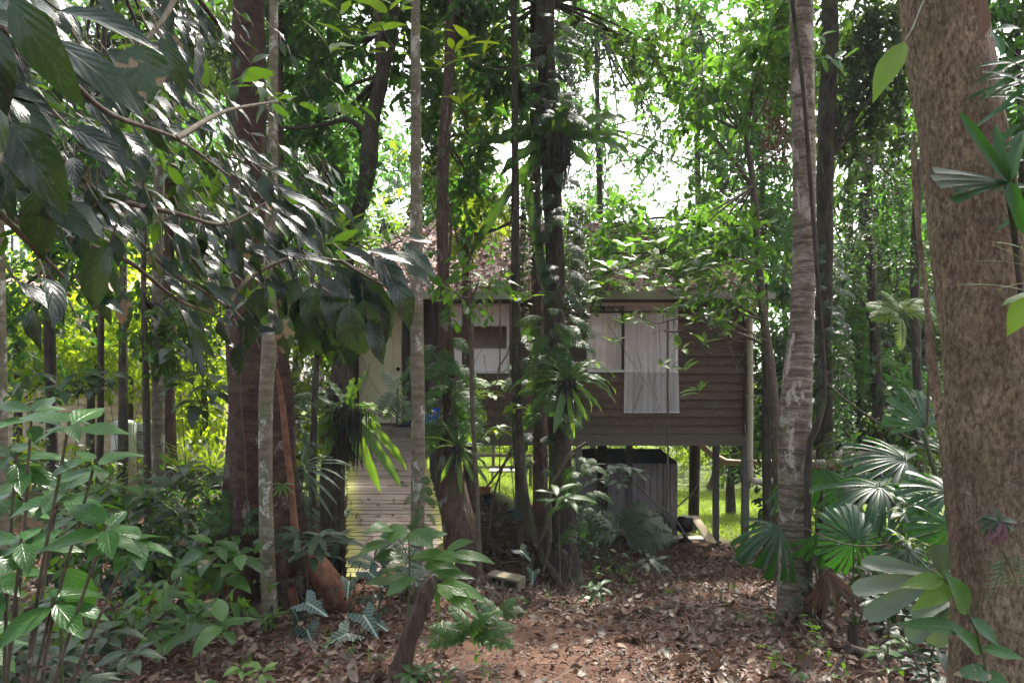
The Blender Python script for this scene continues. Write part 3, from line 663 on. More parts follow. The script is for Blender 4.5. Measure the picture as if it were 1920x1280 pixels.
def pot(name, label, px, pyb, Y, r, h, mat, cat, flare=1.2, lipm=True):
    c = P(px, pyb, Y); c[2] = gz(c[0], Y) - .005 if abs(gz(c[0], Y) - c[2]) < .6 else c[2]
    t = thing(name, label, cat, c); m = MB()
    lathe(m, c[0], c[1], [(0, c[2]), (r, c[2]), (r * 1.05, c[2] + .02), (r * flare, c[2] + h), (r * flare * .9, c[2] + h), (r * .9, c[2] + .05)], 22); m.build('body', mat, t)
    if lipm: m = MB(); lathe(m, c[0], c[1], [(r * flare, c[2] + h * .86), (r * flare * 1.08, c[2] + h * .86), (r * flare * 1.08, c[2] + h + .005), (r * flare * .93, c[2] + h + .005)], 22); m.build('rim', mat, t)
    return t
tc = plain('terracotta', (.5, .15, .05), .7, dirt=.2)
pot('terracotta_pot', 'round orange terracotta pot seen under the house between two trunks', 909, 922, 15.2, .1, .22, tc, 'pot')
pot('terracotta_pot', 'orange pot half hidden behind the twin central trunks', 1000, 925, 16.5, .1, .17, tc, 'pot')
pot('black_pot', 'black plastic pot in front of the orange pot', 916, 945, 14.3, .12, .2, H['black'], 'pot')
pot('bucket', 'dark teal bucket beside the timber stilt under the house', 967, 945, 13.9, .14, .2, plain('teal_plastic', (.02, .09, .08), .5), 'bucket', 1.15)
pot('tub', 'large black tub right of the dark teal bucket', 992, 945, 14.2, .17, .28, H['black'], 'tub')
t = thing('garden_table', 'pale garden table standing in the sun beyond the house', 'table', P(945, 925, 18))
m = MB(); c = P(945, 900, 18); g = gz(c[0], 18); m.box(c[0] - .35, c[0] + .35, 17.7, 18.3, g + .42, g + .46); m.build('table_top', H['frame'], t, False)
for dx in (-.3, .26):
    for dy in (-.25, .22): m = MB(); m.box(c[0] + dx, c[0] + dx + .04, 18 + dy, 18.04 + dy, g, g + .419); m.build('leg', H['frame'], t, False)
t = thing('rail_fence', 'grey two-rail fence across the sunny lawn behind the house', 'fence', P(950, 890, 22))
for x in (-1.7, -.6, .5, 1.6): m = MB(); m.box(x, x + .09, 21.96, 22.05, gz(x, 22) - .05, gz(x, 22) + .75); m.build('post', H['beam'], t, False)
for z in (.3, .65): m = MB(); m.box(-2.2, 2.1, 22.055, 22.1, gz(0, 22) + z - .04, gz(0, 22) + z + .04); m.build('rail', H['beam'], t, False)
# yellow pipes behind the stilts
pv = plain('aged_yellow_pipe', (.45, .36, .17), .55, dirt=.5, dcol=(.2, .17, .09))
t = thing('drain_pipe', 'yellowed drain pipe elbowing down behind the stilts and running right', 'pipe', P(1350, 866, 15.9))
m = MB(); tube(m, [P(1302, 822, 15.9), P(1330, 848, 15.9), P(1347, 862, 15.9), P(1365, 866, 15.9), P(1400, 867, 15.9), P(1478, 866, 15.9)], [.07, .07, .075, .07, .06, .06], 10, 30); m.build('pipe', pv, t)
m = MB(); tube(m, [P(1344, 860, 15.9), P(1356, 866, 15.9)], [.1, .1], 12, 4, caps=True); m.build('coupling', pv, t)
for x in (1392, 1470):
    m = MB(); q = P(x, 866, 15.95); sticks(m, [(q[0], 15.95, gz(q[0], 16) - .05)], [(q[0], 15.95, q[2])], .03, .03, 6); m.build('prop', H['trim'], t)

# cinder block
def block():
    W_, D_, H_ = .39, .19, .14; L = []
    t = thing('concrete_block', 'mossy hollow concrete block lying in the dead leaves', 'concrete block', (0, 0, 0))
    m = MB(); e = .03
    def bx(*a): m.box(*a)
    # hollow cells run front to back, so both openings face the viewer
    bx(-W_/2, W_/2, -D_/2, D_/2, H_ - e, H_); bx(-W_/2, W_/2, -D_/2, D_/2, 0, e)
    for x in (-W_/2, -e/2, W_/2 - e): bx(x, x + e, -D_/2 + .002, D_/2 - .002, e, H_ - e)
    bx(-W_/2 + e, W_/2 - e, D_/2 - .03, D_/2 - .002, e, H_ - e)
    o = m.build('block', plain('mossy_concrete', (.2, .17, .12), .95, dirt=.7, dcol=(.1, .1, .04), dscale=18, bump=1.), t, False)
    bv = o.modifiers.new('b', 'BEVEL'); bv.width = .006; bv.segments = 2
    t.location = (hx(948, 8.2), 8.2, gz(hx(948, 8.2), 8.2) + .045); t.rotation_euler = (math.radians(4), math.radians(5), math.radians(-24))
block()

# gas cylinders, far-left building
def cyl(label, px, Y, r, zt, zb):
    x = hx(px, Y); t = thing('gas_cylinder', label, 'gas cylinder', (x, Y, zb), 'gas cylinders against the pale boarded wall')
    m = MB(); h = zt - zb
    lathe(m, x, Y, [(0, zb), (r * .85, zb), (r * .85, zb + .06), (r, zb + .08), (r, zb + h - .1), (r * .99, zb + h - .09), (r, zb + h - .08), (r * .93, zb + h - .03), (r * .6, zb + h), (0, zb + h + .01)], 28)
    m.build('body', iron_mat('cylinder_paint', (.5, .52, .54), (.36, .36, .34)), t)
    m = MB(); lathe(m, x, Y, [(.04, zb + h), (.04, zb + h + .05), (.02, zb + h + .06), (.02, zb + h + .1), (0, zb + h + .1)], 10); m.build('valve', H['black'], t)
    m = MB(); C = [(x + .02, Y, zb + h + .07), (x - .08, Y + .05, zb + h + .14), (x - .15, Y + .3, zb + h + .05)]; tube(m, C, [.012] * 3, 6); m.build('hose', H['black'], t)
    m = MB()
    for (dz, ln) in ((-.22, 5), (-.26, 4), (-.55, 5)):
        for k in range(ln):
            th = -1.9 + k * .14; m.box(x + r * 1.004 * math.cos(th) - .012, x + r * 1.004 * math.cos(th) + .01, Y + r * 1.01 * math.sin(th), Y + r * 1.006 * math.sin(th) + .002, zt + dz, zt + dz + .022)
    m.build('stencil_marks', H['black'], t, False)
cyl('wider left one of the two pale gas cylinders', 232, 13.4, .205, hz(787, 13.4), hz(925, 13.4))
cyl('right one of the two pale gas cylinders, half behind a dark sapling', 276, 13.8, .19, hz(788, 13.8), hz(925, 13.8))
def left_building():
    Y = 16.; t = thing('outbuilding', 'pale cream boarded outbuilding behind the sunlit shrubs', 'outbuilding', (hx(100, Y), Y + 1.5, 0))
    m = MB(); x0, x1 = hx(-260, Y), hx(420, Y); z = hz(858, Y)
    s = NT('cream_boards'); st = s.noise(s.vmul(s.obj, (3, 3, 8)), 1., 6., .7)
    pr = s.n("ShaderNodeBsdfPrincipled", {'Base Color': s.mix(s.step(st, .4, .7), (.42, .36, .24), (.24, .19, .11)), 'Roughness': .8}); cm = s.finish(pr.outputs[0])
    while z < hz(560, Y):
        m.add([(x0, Y - .025, z - .01), (x1, Y - .025, z - .01), (x1, Y + .04, z - .01), (x0, Y + .04, z - .01), (x0, Y, z + .165), (x1, Y, z + .165), (x1, Y + .04, z + .165), (x0, Y + .04, z + .165)],
              [(3,2,1,0),(4,5,6,7),(0,1,5,4),(1,2,6,5),(2,3,7,6),(3,0,4,7)]); z += .165
    m.box(x1 - .05, x1, Y + .05, Y + 3, hz(858, Y), z); m.box(x0, x0 + .05, Y + .05, Y + 3, hz(858, Y), z)
    m.build('wall', cm, t, False)
    m = MB(); m.box(x0 + .1, x1 - .1, Y + .02, Y + 2.9, -.5, hz(858, Y) - .03); m.build('base', plain('brown_base', (.12, .07, .045), .8, dirt=.5), t, False)
    m = MB(); V = [(x0 - .3, Y - .4, z - .02), (x1 + .3, Y - .4, z - .02), (x1 + .3, Y + 1.5, z + .7), (x0 - .3, Y + 1.5, z + .7)]
    m.add(V + [(q[0], q[1], q[2] + .05) for q in V], [(3,2,1,0),(4,5,6,7),(0,1,5,4),(1,2,6,5),(2,3,7,6),(3,0,4,7)])
    V = [(x0 - .3, Y + 1.501, z + .7), (x1 + .3, Y + 1.501, z + .7), (x1 + .3, Y + 3.4, z), (x0 - .3, Y + 3.4, z)]
    m.add(V + [(q[0], q[1], q[2] + .05) for q in V], [(3,2,1,0),(4,5,6,7),(0,1,5,4),(1,2,6,5),(2,3,7,6),(3,0,4,7)])
    m.build('roof', H['roof'], t, False)
    m = MB(); m.box(hx(372, Y), hx(374, Y) + .03, Y - .06, Y - .03, hz(640, Y), hz(600, Y)); 
    m = MB(); m.box(hx(-30, Y), hx(26, Y), Y - .05, Y - .027, hz(705, Y), hz(640, Y)); m.build('window', H['white'], t, False)
left_building()

# ------------------------------------------------------------------ vegetation builders
def cloud(mb, c, R, n, L, W, leaf='lo', nb=None, clump=.34, droop=.35, bend=.5, wood=None, origin=None, flat=.6, per=9):
    """leafy twigs gathered in uneven clumps inside an ellipsoid; adds limbs to `wood`"""
    c = np.asarray(c, float); R = np.asarray(R, float) * np.ones(3)
    nb = nb or max(5, int(n / 260))
    K = nrm(rv(nb)) * (rng.random((nb, 1)) ** .42) * R * .85 + c
    nt_ = max(1, n // per); idx = rng.integers(0, nb, nt_)
    A = K[idx] + rv(nt_) * R * clump * rng.uniform(.5, 1.2, nb)[idx][:, None]
    out = nrm((A - c) / R + .6 * rv(nt_) + [0, 0, -droop * .4])
    tl = L * rng.uniform(1.5, 3.6, nt_)
    ts = np.linspace(.15, 1, per)
    O = (A[:, None] + out[:, None] * (ts[None, :, None] * tl[:, None, None])).reshape(-1, 3)
    side = nrm(np.cross(out, nrm(rv(nt_)))); sgn = np.where(np.arange(per) % 2, 1, -1)
    D = out[:, None] * .55 + side[:, None] * (sgn[None, :, None] * .9) + np.array([0, 0, -droop])
    D = D.reshape(-1, 3) + rv(len(O), .28)
    N = np.array([0, 0, flat]) + rv(len(O), .45)
    s = rng.uniform(.6, 1.3, len(O)) * np.repeat(rng.uniform(.65, 1.35, nb)[idx], per)
    leaves(mb, leaf, O, D, N, L * s, W * s, bend * rng.uniform(.3, 1.5, len(O)), .22)
    if wood is not None:
        sticks(wood, A[::2], (A + out * tl[:, None])[::2], L * .035, L * .015, 3)
        if origin is not None:
            for k in K[:min(nb, 16)]:
                o = np.asarray(origin, float); mid = (o + k) / 2 + rv(1, .08)[0] * np.linalg.norm(k - o)
                r = .012 + .006 * np.linalg.norm(k - o); tube(wood, [o, mid, k], [r * 1.3, r * .8, r * .25], 5, 8)
def cb(m, wd, lm, bm, t, name='crown'):
    for v, f, u in zip(wd.v, wd.f, wd.uv): k = m.n; m.v.append(v); m.uv.append(u)
    n0 = m.n
    for f in wd.f: m.f.append(f + n0); m.m.append(np.full(len(f), 1))
    m.n += wd.n; m.build(name, [lm, bm], t)
def pxp(pts, Y):
    return np.array([P(p[0], p[1], p[3] if len(p) > 3 else Y) for p in pts]), np.array([p[2] * (p[3] if len(p) > 3 else Y) / F for p in pts])
ROOTS = []
def tree(name, label, cat, Y, pts, mat, crowns=(), lm='canopy', group=None, seg=14, rough=.06, leaf='lo', fn=None, n=None, branches=()):
    """pts: (photo column, photo row, radius in photo pixels at that distance) from the top down"""
    C, R = pxp(pts, Y); b = C[-1]; g = gz(b[0], b[1])
    if b[2] > g - .02: C = np.vstack([C, [b[0] + (C[-1] - C[-2])[0] * .1, b[1], g - .08]]); R = np.append(R, R[-1] * 1.1)
    t = thing(name, label, cat, (b[0], b[1], g), group); ROOTS.append((b[0], b[1], R[-1]))
    m = MB(); tube(m, C, R, seg, n or max(24, int(abs(C[0][2] - g) * 9)), rough, seed=len(label), fn=fn)
    m.build('trunk', B[mat], t)
    if branches:
        for br in branches:
            m = MB(); c2, r2 = pxp(br, Y); tube(m, c2, r2, 7, 18, .05, seed=3); m.build('branch', B[mat], t)
    if crowns:
        m = MB(); wd = MB()
        for cr in crowns:
            px, py, rx, rz, nn = cr[:5]; cy = cr[5] if len(cr) > 5 else Y
            c = P(px, py, cy); R_ = (rx * cy / F, max(rx, rz) * cy / F * (cr[6] if len(cr) > 6 else .8), rz * cy / F)
            L = cr[7] if len(cr) > 7 else .12
            k = int(np.argmin(np.linalg.norm(C - c, axis=1)))
            cloud(m, c, R_, nn, L, L * .42, leaf, wood=wd, origin=C[k])
        cb(m, wd, G[lm], B[mat], t)
    return t

# ------------------------------------------------------------------ main trunks
# big leaning tree on the right
def big_tree():
    Y = 3.4
    pts = [(1746, -700, 52), (1752, -300, 60), (1766, 0, 69), (1803, 250, 73), (1832, 450, 77), (1850, 600, 80), (1866, 800, 84), (1879, 950, 91), (1896, 1150, 100), (1912, 1330, 118), (1920, 1440, 145)]
    C, R = pxp(pts, Y); t = thing('leaning_tree', 'massive rough brown trunk leaning along the right edge', 'tree', (C[-1][0], Y, gz(C[-1][0], Y)))
    m = MB(); tube(m, C, R, 160, 520, .03, seed=2, fn=lambda th, tt, z: 1 + .035 * np.sin(th * 4 + z * 1.2) + .02 * np.sin(th * 9 + z * 3 + 2 * np.sin(z * 2))
        - .035 * np.clip(np.sin(th * 17 + 1.5 * np.sin(z * 5)), .3, 1) * (np.sin(z * 3 + th) > -.3) + .006 * np.sin(th * 43 + 3 * np.sin(z * 11)) * np.sin(z * 37 + th * 5))
    m.build('trunk', B['big'], t)
    # bark ridge along the left side
    m = MB(); q, r = pxp([(1712, 250, 1), (1714, 300, 5), (1722, 420, 5), (1737, 560, 4), (1752, 700, 9), (1772, 850, 9), (1785, 980, 8), (1793, 1100, 7), (1801, 1290, 6)], 3.33)
    tube(m, q, r, 10, 90, .35, seed=5); m.build('bark_ridge', B['big'], t)
    m = MB(); wd = MB(); cloud(m, (2.4, 5.5, 8.2), (2.6, 3.2, 1.5), 6500, .17, .07, wood=wd, origin=C[0]); cloud(m, (2.6, 3., 6.9), (2, 2, 1.0), 2500, .17, .07, wood=wd, origin=C[0]); cloud(m, (3.4, -1.5, 6.2), (2.4, 2.6, 1.2), 3000, .17, .07, wood=wd, origin=C[0])  # last cloud: unseen canopy behind the camera, added to shade and dapple the light
    cb(m, wd, G['dark'], B['big'], t)
big_tree()

tree('slim_tree', 'slender grey tree with banded bark standing alone right of the window', 'tree', 6.6,
     [(1500, -900, 13), (1502, -300, 17), (1502, 0, 21), (1507, 250, 21), (1508, 450, 20.5), (1503, 600, 22), (1494, 720, 27), (1491, 800, 30), (1491, 950, 29), (1490, 1080, 30), (1490, 1165, 34), (1490, 1195, 40)],
     'banded', [(1560, -420, 420, 180, 4200, 7.5, .8, .14), (1300, -300, 260, 120, 2400, 7.5, .8, .13)], 'canopy', seg=40, rough=.03, n=160,
     fn=lambda th, t, z: 1 - .10 * np.exp(-((np.mod(th, 6.283) - 4.85) / .16) ** 2) * (z < 2.1) + .01 * np.sin(z * 40 + 2 * np.sin(th * 3)))
tree('slim_tree', 'straight pale lichen-spotted trunk standing in front of the ramp', 'tree', 7.3,
     [(777, -800, 6), (779, 0, 8.5), (780, 300, 10.5), (781, 560, 12.5), (784, 760, 12.5), (783, 950, 13), (781, 1080, 14), (780, 1140, 17)], 'pale',
     [(800, -420, 240, 140, 2400, 8.5, .8, .12)], 'canopy', seg=28, rough=.035, n=150)
tree('slim_tree', 'pale mottled slim trunk growing right in front of the buttressed tree', 'tree', 6.2,
     [(515, -700, 6), (513, 100, 8), (508, 400, 11), (506, 620, 14), (499, 740, 13), (498, 860, 12.5), (500, 1000, 13), (505, 1130, 14.5), (507, 1200, 18)], 'pale',
     [(430, -360, 260, 150, 2400, 7, .8, .13)], 'dark', seg=28, rough=.04, n=140)

def buttress_tree():
    Y = 7.2
    t = thing('buttress_tree', 'thick dark red-brown tree flaring into low buttress roots', 'tree', (hx(495, Y), Y, gz(hx(495, Y), Y)))
    pts = [(466, -900, 20), (468, -200, 26), (466, 100, 33), (466, 400, 40), (478, 600, 56), (490, 760, 64), (493, 950, 66), (498, 1100, 68), (500, 1190, 70)]
    C, R = pxp(pts, Y)
    # angle 0 points along +x in this frame; buttresses left, right, front-left, back
    def fn(th, tt, z):
        lo = sm((1.9 - z) / 2.6); k = np.zeros_like(th + z)
        gd = gz(C[-1][0], Y); hgt = np.clip(z - gd, 0, 9)
        f = np.exp(-hgt / .42)
        for (a, amp, wd) in ((3.25, 1.35, .16), (6.1, 1.9, .15), (4.35, .75, .2), (5.35, .9, .16), (1.7, 1.5, .2)):
            dd = np.abs(np.mod(th - a + np.pi, 2 * np.pi) - np.pi)
            k += (amp * f + .22 * lo) * np.exp(-(dd / wd) ** 2 / 1.4)
        dd = np.abs(np.mod(th - 4.75 + np.pi, 2 * np.pi) - np.pi)
        k -= .38 * lo * np.exp(-(dd / .2) ** 2)
        return .92 + k + .02 * np.sin(5 * th + z * 4)
    m = MB()
    # explicit vertical rings keep the cross-section level
    n = 260; Cc = curve(C, n); Rr = curve(R[:, None] * np.ones((1, 3)), n)[:, 0]; seg = 180; th = np.arange(seg) / seg * 2 * np.pi
    sc_ = fn(th[None], 0, Cc[:, 2:3]); V = np.stack([Cc[:, :1] + np.cos(th) * Rr[:, None] * sc_, Cc[:, 1:2] + np.sin(th) * Rr[:, None] * sc_, np.repeat(Cc[:, 2:], seg, 1)], -1)
    i = np.arange(n - 1)[:, None] * seg; j = np.arange(seg)[None]; j2 = (j + 1) % seg
    m.add(V.reshape(-1, 3), np.stack([i + seg + j, i + seg + j2, i + j2, i + j], -1).reshape(-1, 4)); m.build('trunk', B['buttress'], t)
    for pts in ([(519, 690, 2), (527, 740, 5), (537, 830, 6), (545, 900, 6), (553, 985, 7), (562, 1040, 7)], [(575, 1030, 16), (603, 1075, 24), (633, 1118, 24), (655, 1150, 18), (680, 1175, 10)], [(545, 1100, 8), (552, 1130, 9), (560, 1165, 8)], [(430, 1085, 10), (405, 1110, 11), (385, 1140, 8)]):
        q, r = pxp(pts, 6.72); m = MB(); tube(m, q, r, 12, 30, .12, seed=9); m.build('buttress_root', B['orange'], t)
    m = MB(); q, r = pxp([(450, 690, .9), (452, 760, 1.2), (458, 830, 1.2), (462, 920, 1.), (464, 1000, .8)], 6.72)
    tube(m, q, r, 5, 30); m.build('bark_seam', H['trim'], t)
    m = MB(); wd = MB(); cloud(m, P(430, -330, 8.2), (2.6, 2.4, 1.4), 6000, .14, .06, wood=wd, origin=C[1]); cb(m, wd, G['dark'], B['buttress'], t)
buttress_tree()

# central twin trunks, wrapped by climbing ferns
tree('twin_trunk_tree', 'tall dark trunk in the centre carrying the high nest fern', 'tree', 9.2,
     [(1015, -700, 8), (1022, 0, 16), (1026, 150, 17), (1035, 260, 19), (1036, 350, 18), (1040, 480, 17), (1042, 620, 18), (1048, 750, 20), (1052, 880, 22), (1055, 1000, 24), (1058, 1060, 28), (1060, 1095, 36)],
     'dark', [(1080, -260, 420, 190, 4500, 10, .8, .13), (930, 40, 110, 60, 600, 9.6, .8, .13), (1150, 60, 120, 80, 800, 9.8, .8, .13)], 'dark', seg=32, rough=.1, n=150)
tree('slim_tree', 'reddish trunk pressed close behind the left side of the dark central trunk', 'tree', 9.7,
     [(1000, -600, 7), (1003, 0, 9), (1003, 300, 10), (1008, 600, 11), (1012, 800, 13), (1014, 960, 15), (1018, 1080, 17)], 'red', [(900, -240, 220, 130, 1800, 10.5, .8, .12)], 'canopy', seg=20, rough=.08, n=120)
tree('crooked_tree', 'thin dark crooked trunk sweeping right at its foot into the central trees', 'tree', 8.9,
     [(960, -500, 5), (966, 300, 7), (967, 600, 9), (971, 800, 10), (978, 900, 11), (992, 980, 10), (1015, 1045, 9), (1043, 1085, 9)], 'dark', seg=14, rough=.1)
tree('slim_tree', 'reddish-brown trunk with a swollen fibrous foot beside the ramp', 'tree', 8.7,
     [(850, -600, 6), (847, 0, 9), (834, 260, 11), (829, 420, 11), (833, 560, 11), (838, 680, 12), (845, 790, 14), (840, 850, 21), (845, 920, 29), (858, 980, 32), (868, 1050, 34)], 'red',
     [(860, -200, 240, 160, 2600, 9.6, .8, .12), (880, 90, 110, 130, 1500, 9.4, .8, .13), (870, 300, 80, 130, 1100, 9.2, .8, .12)], 'canopy', seg=26, rough=.1, n=130)
tree('slim_tree', 'thin grey stem rising in front of the left window', 'tree', 8.0,
     [(884, 560, 3.5), (884, 640, 4.5), (886, 760, 4.5), (891, 860, 4.5), (896, 980, 5), (898, 1060, 6)], 'twig', [(885, 540, 75, 30, 80, 8, .8, .15)], 'midleaf', seg=8)
tree('crooked_tree', 'dark crooked tree with a nest fern in its root mass left of the ramp', 'tree', 8.9,
     [(705, -300, 7), (712, 60, 9), (716, 140, 12), (697, 230, 14), (690, 320, 15), (672, 400, 13), (655, 470, 12), (640, 600, 14), (637, 700, 17), (630, 800, 21), (624, 900, 22), (622, 1000, 21), (620, 1060, 24)], 'dark',
     [(690, 60, 150, 150, 2600, 9.6, .8, .13), (600, 200, 110, 110, 1500, 9.8, .8, .13), (640, -160, 220, 120, 2200, 9.6, .8, .13)], 'canopy', seg=20, rough=.13, n=130,
     branches=[[(716, 140, 9), (735, 90, 7), (742, 10, 6), (745, -120, 4)], [(690, 250, 6), (650, 225, 5), (600, 235, 4), (540, 240, 3), (480, 225, 2)]])
tree('slim_tree', 'slender grey-green tree leaning left beside the house corner', 'tree', 10.0,
     [(1398, 250, 4), (1412, 350, 6), (1422, 480, 7), (1432, 600, 8), (1446, 700, 9), (1455, 820, 10), (1461, 940, 10), (1464, 1050, 12)], 'twig',
     [(1330, 170, 110, 90, 500, 10, .8, .15), (1350, 400, 100, 70, 520, 9.8, .8, .14), (1420, 110, 80, 110, 700, 10.2, .8, .16), (1390, 560, 70, 80, 350, 9.8, .8, .12)], 'midleaf', seg=12,
     branches=[[(1413, 355, 5), (1375, 300, 3.5), (1320, 240, 2.5), (1275, 215, 1.5)], [(1425, 500, 4), (1370, 480, 3), (1310, 465, 2)], [(1446, 660, 4), (1420, 640, 3), (1370, 620, 3), (1300, 600, 2), (1240, 580, 1.5)]])
tree('dark_tree', 'straight dark trunk hung with creepers behind the banded grey tree', 'tree', 11.5,
     [(1560, -700, 11), (1556, 0, 15), (1548, 300, 15), (1545, 600, 15), (1548, 880, 17), (1549, 1020, 20)], 'dark',
     [(1620, -120, 240, 200, 4500, 12, .8, .13), (1630, 180, 110, 160, 2600, 12, .8, .13), (1500, 60, 90, 120, 900, 12, .8, .12)], 'dark', seg=20, rough=.1, n=120)
# slender trunks on the left
L_ = [('dark_sapling_tree', 'sturdy dark brown trunk farthest left before the boarded outbuilding', 9.5, [(85, -200, 6), (90, 300, 8), (92, 500, 9), (93, 640, 10), (97, 800, 10), (101, 950, 11)], 'dark', [(40, 560, 110, 110, 1500, 10, .8, .12), (100, 250, 120, 150, 1600, 10, .8, .12)], 'canopy'),
      ('dark_sapling_tree', 'thin black-brown trunk just left of the gas cylinders', 9.2, [(196, -100, 4), (193, 400, 5), (189, 640, 6), (189, 780, 6), (185, 930, 7)], 'dark', [(190, 500, 110, 110, 1500, 9.6, .8, .12), (230, 180, 110, 130, 1500, 10, .8, .12)], 'canopy'),
      ('dark_sapling_tree', 'thin dark mottled stem in front of the right gas cylinder', 8.6, [(268, 300, 4), (270, 560, 5), (273, 700, 6), (276, 850, 7), (279, 1060, 7)], 'dark', [(290, 590, 80, 80, 700, 8.8, .8, .12)], 'sapling'),
      ('slim_tree', 'pale dusty-brown trunk right of the gas cylinders', 8.8, [(300, -300, 8), (298, 300, 9), (295, 560, 10), (295, 700, 11), (297, 850, 11), (300, 1000, 12)], 'pale', [(330, 330, 110, 130, 1500, 9.6, .8, .12)], 'canopy'),
      ('slim_tree', 'smooth red-brown trunk close behind the pale dusty-brown one', 9.6, [(322, -200, 7), (318, 400, 9), (315, 640, 10), (317, 780, 11), (321, 900, 12)], 'red', [(390, 480, 100, 120, 1300, 10, .8, .12)], 'canopy'),
      ('slim_tree', 'thin brown trunk rising straight through the foliage left of the crooked tree', 9.4, [(526, -300, 5), (526, 100, 5), (527, 400, 6), (530, 650, 7), (535, 900, 8)], 'red', [(560, 100, 100, 130, 1700, 10, .8, .12), (480, 420, 90, 110, 900, 10, .8, .12)], 'canopy'),
      ('slim_tree', 'dark reddish thin trunk between the buttressed tree and the crooked fern tree', 8.2, [(606, 300, 3), (607, 450, 4), (598, 600, 5), (590, 760, 6), (585, 950, 7)], 'dark', [(610, 380, 90, 90, 900, 8.6, .8, .12)], 'canopy'),
      ('slim_tree', 'pale trunk cut by the left edge of the photograph', 5.0, [(-6, 200, 9), (-4, 400, 10), (-2, 560, 11), (0, 700, 12), (0, 1100, 15)], 'pale', [], 'canopy'),
      ('slim_tree', 'bare grey pole-like trunk between the banded tree and the leaning giant', 12.5, [(1722, 300, 6), (1718, 420, 8), (1715, 560, 8), (1722, 760, 8), (1724, 950, 9)], 'dark', [(1700, 330, 70, 90, 700, 13, .8, .12)], 'canopy'),
      ('slim_tree', 'mossy slim trunk far right of the house among dark undergrowth', 14., [(1640, 100, 7), (1628, 380, 8), (1640, 620, 9), (1650, 900, 10)], 'dark', [(1640, 560, 100, 120, 1600, 14, .8, .13)], 'dark')]
for nm, lb, Y, pts, mt, cr, lm in L_: tree(nm, lb, 'tree', Y, pts, mt, cr, lm, seg=14, rough=.07)

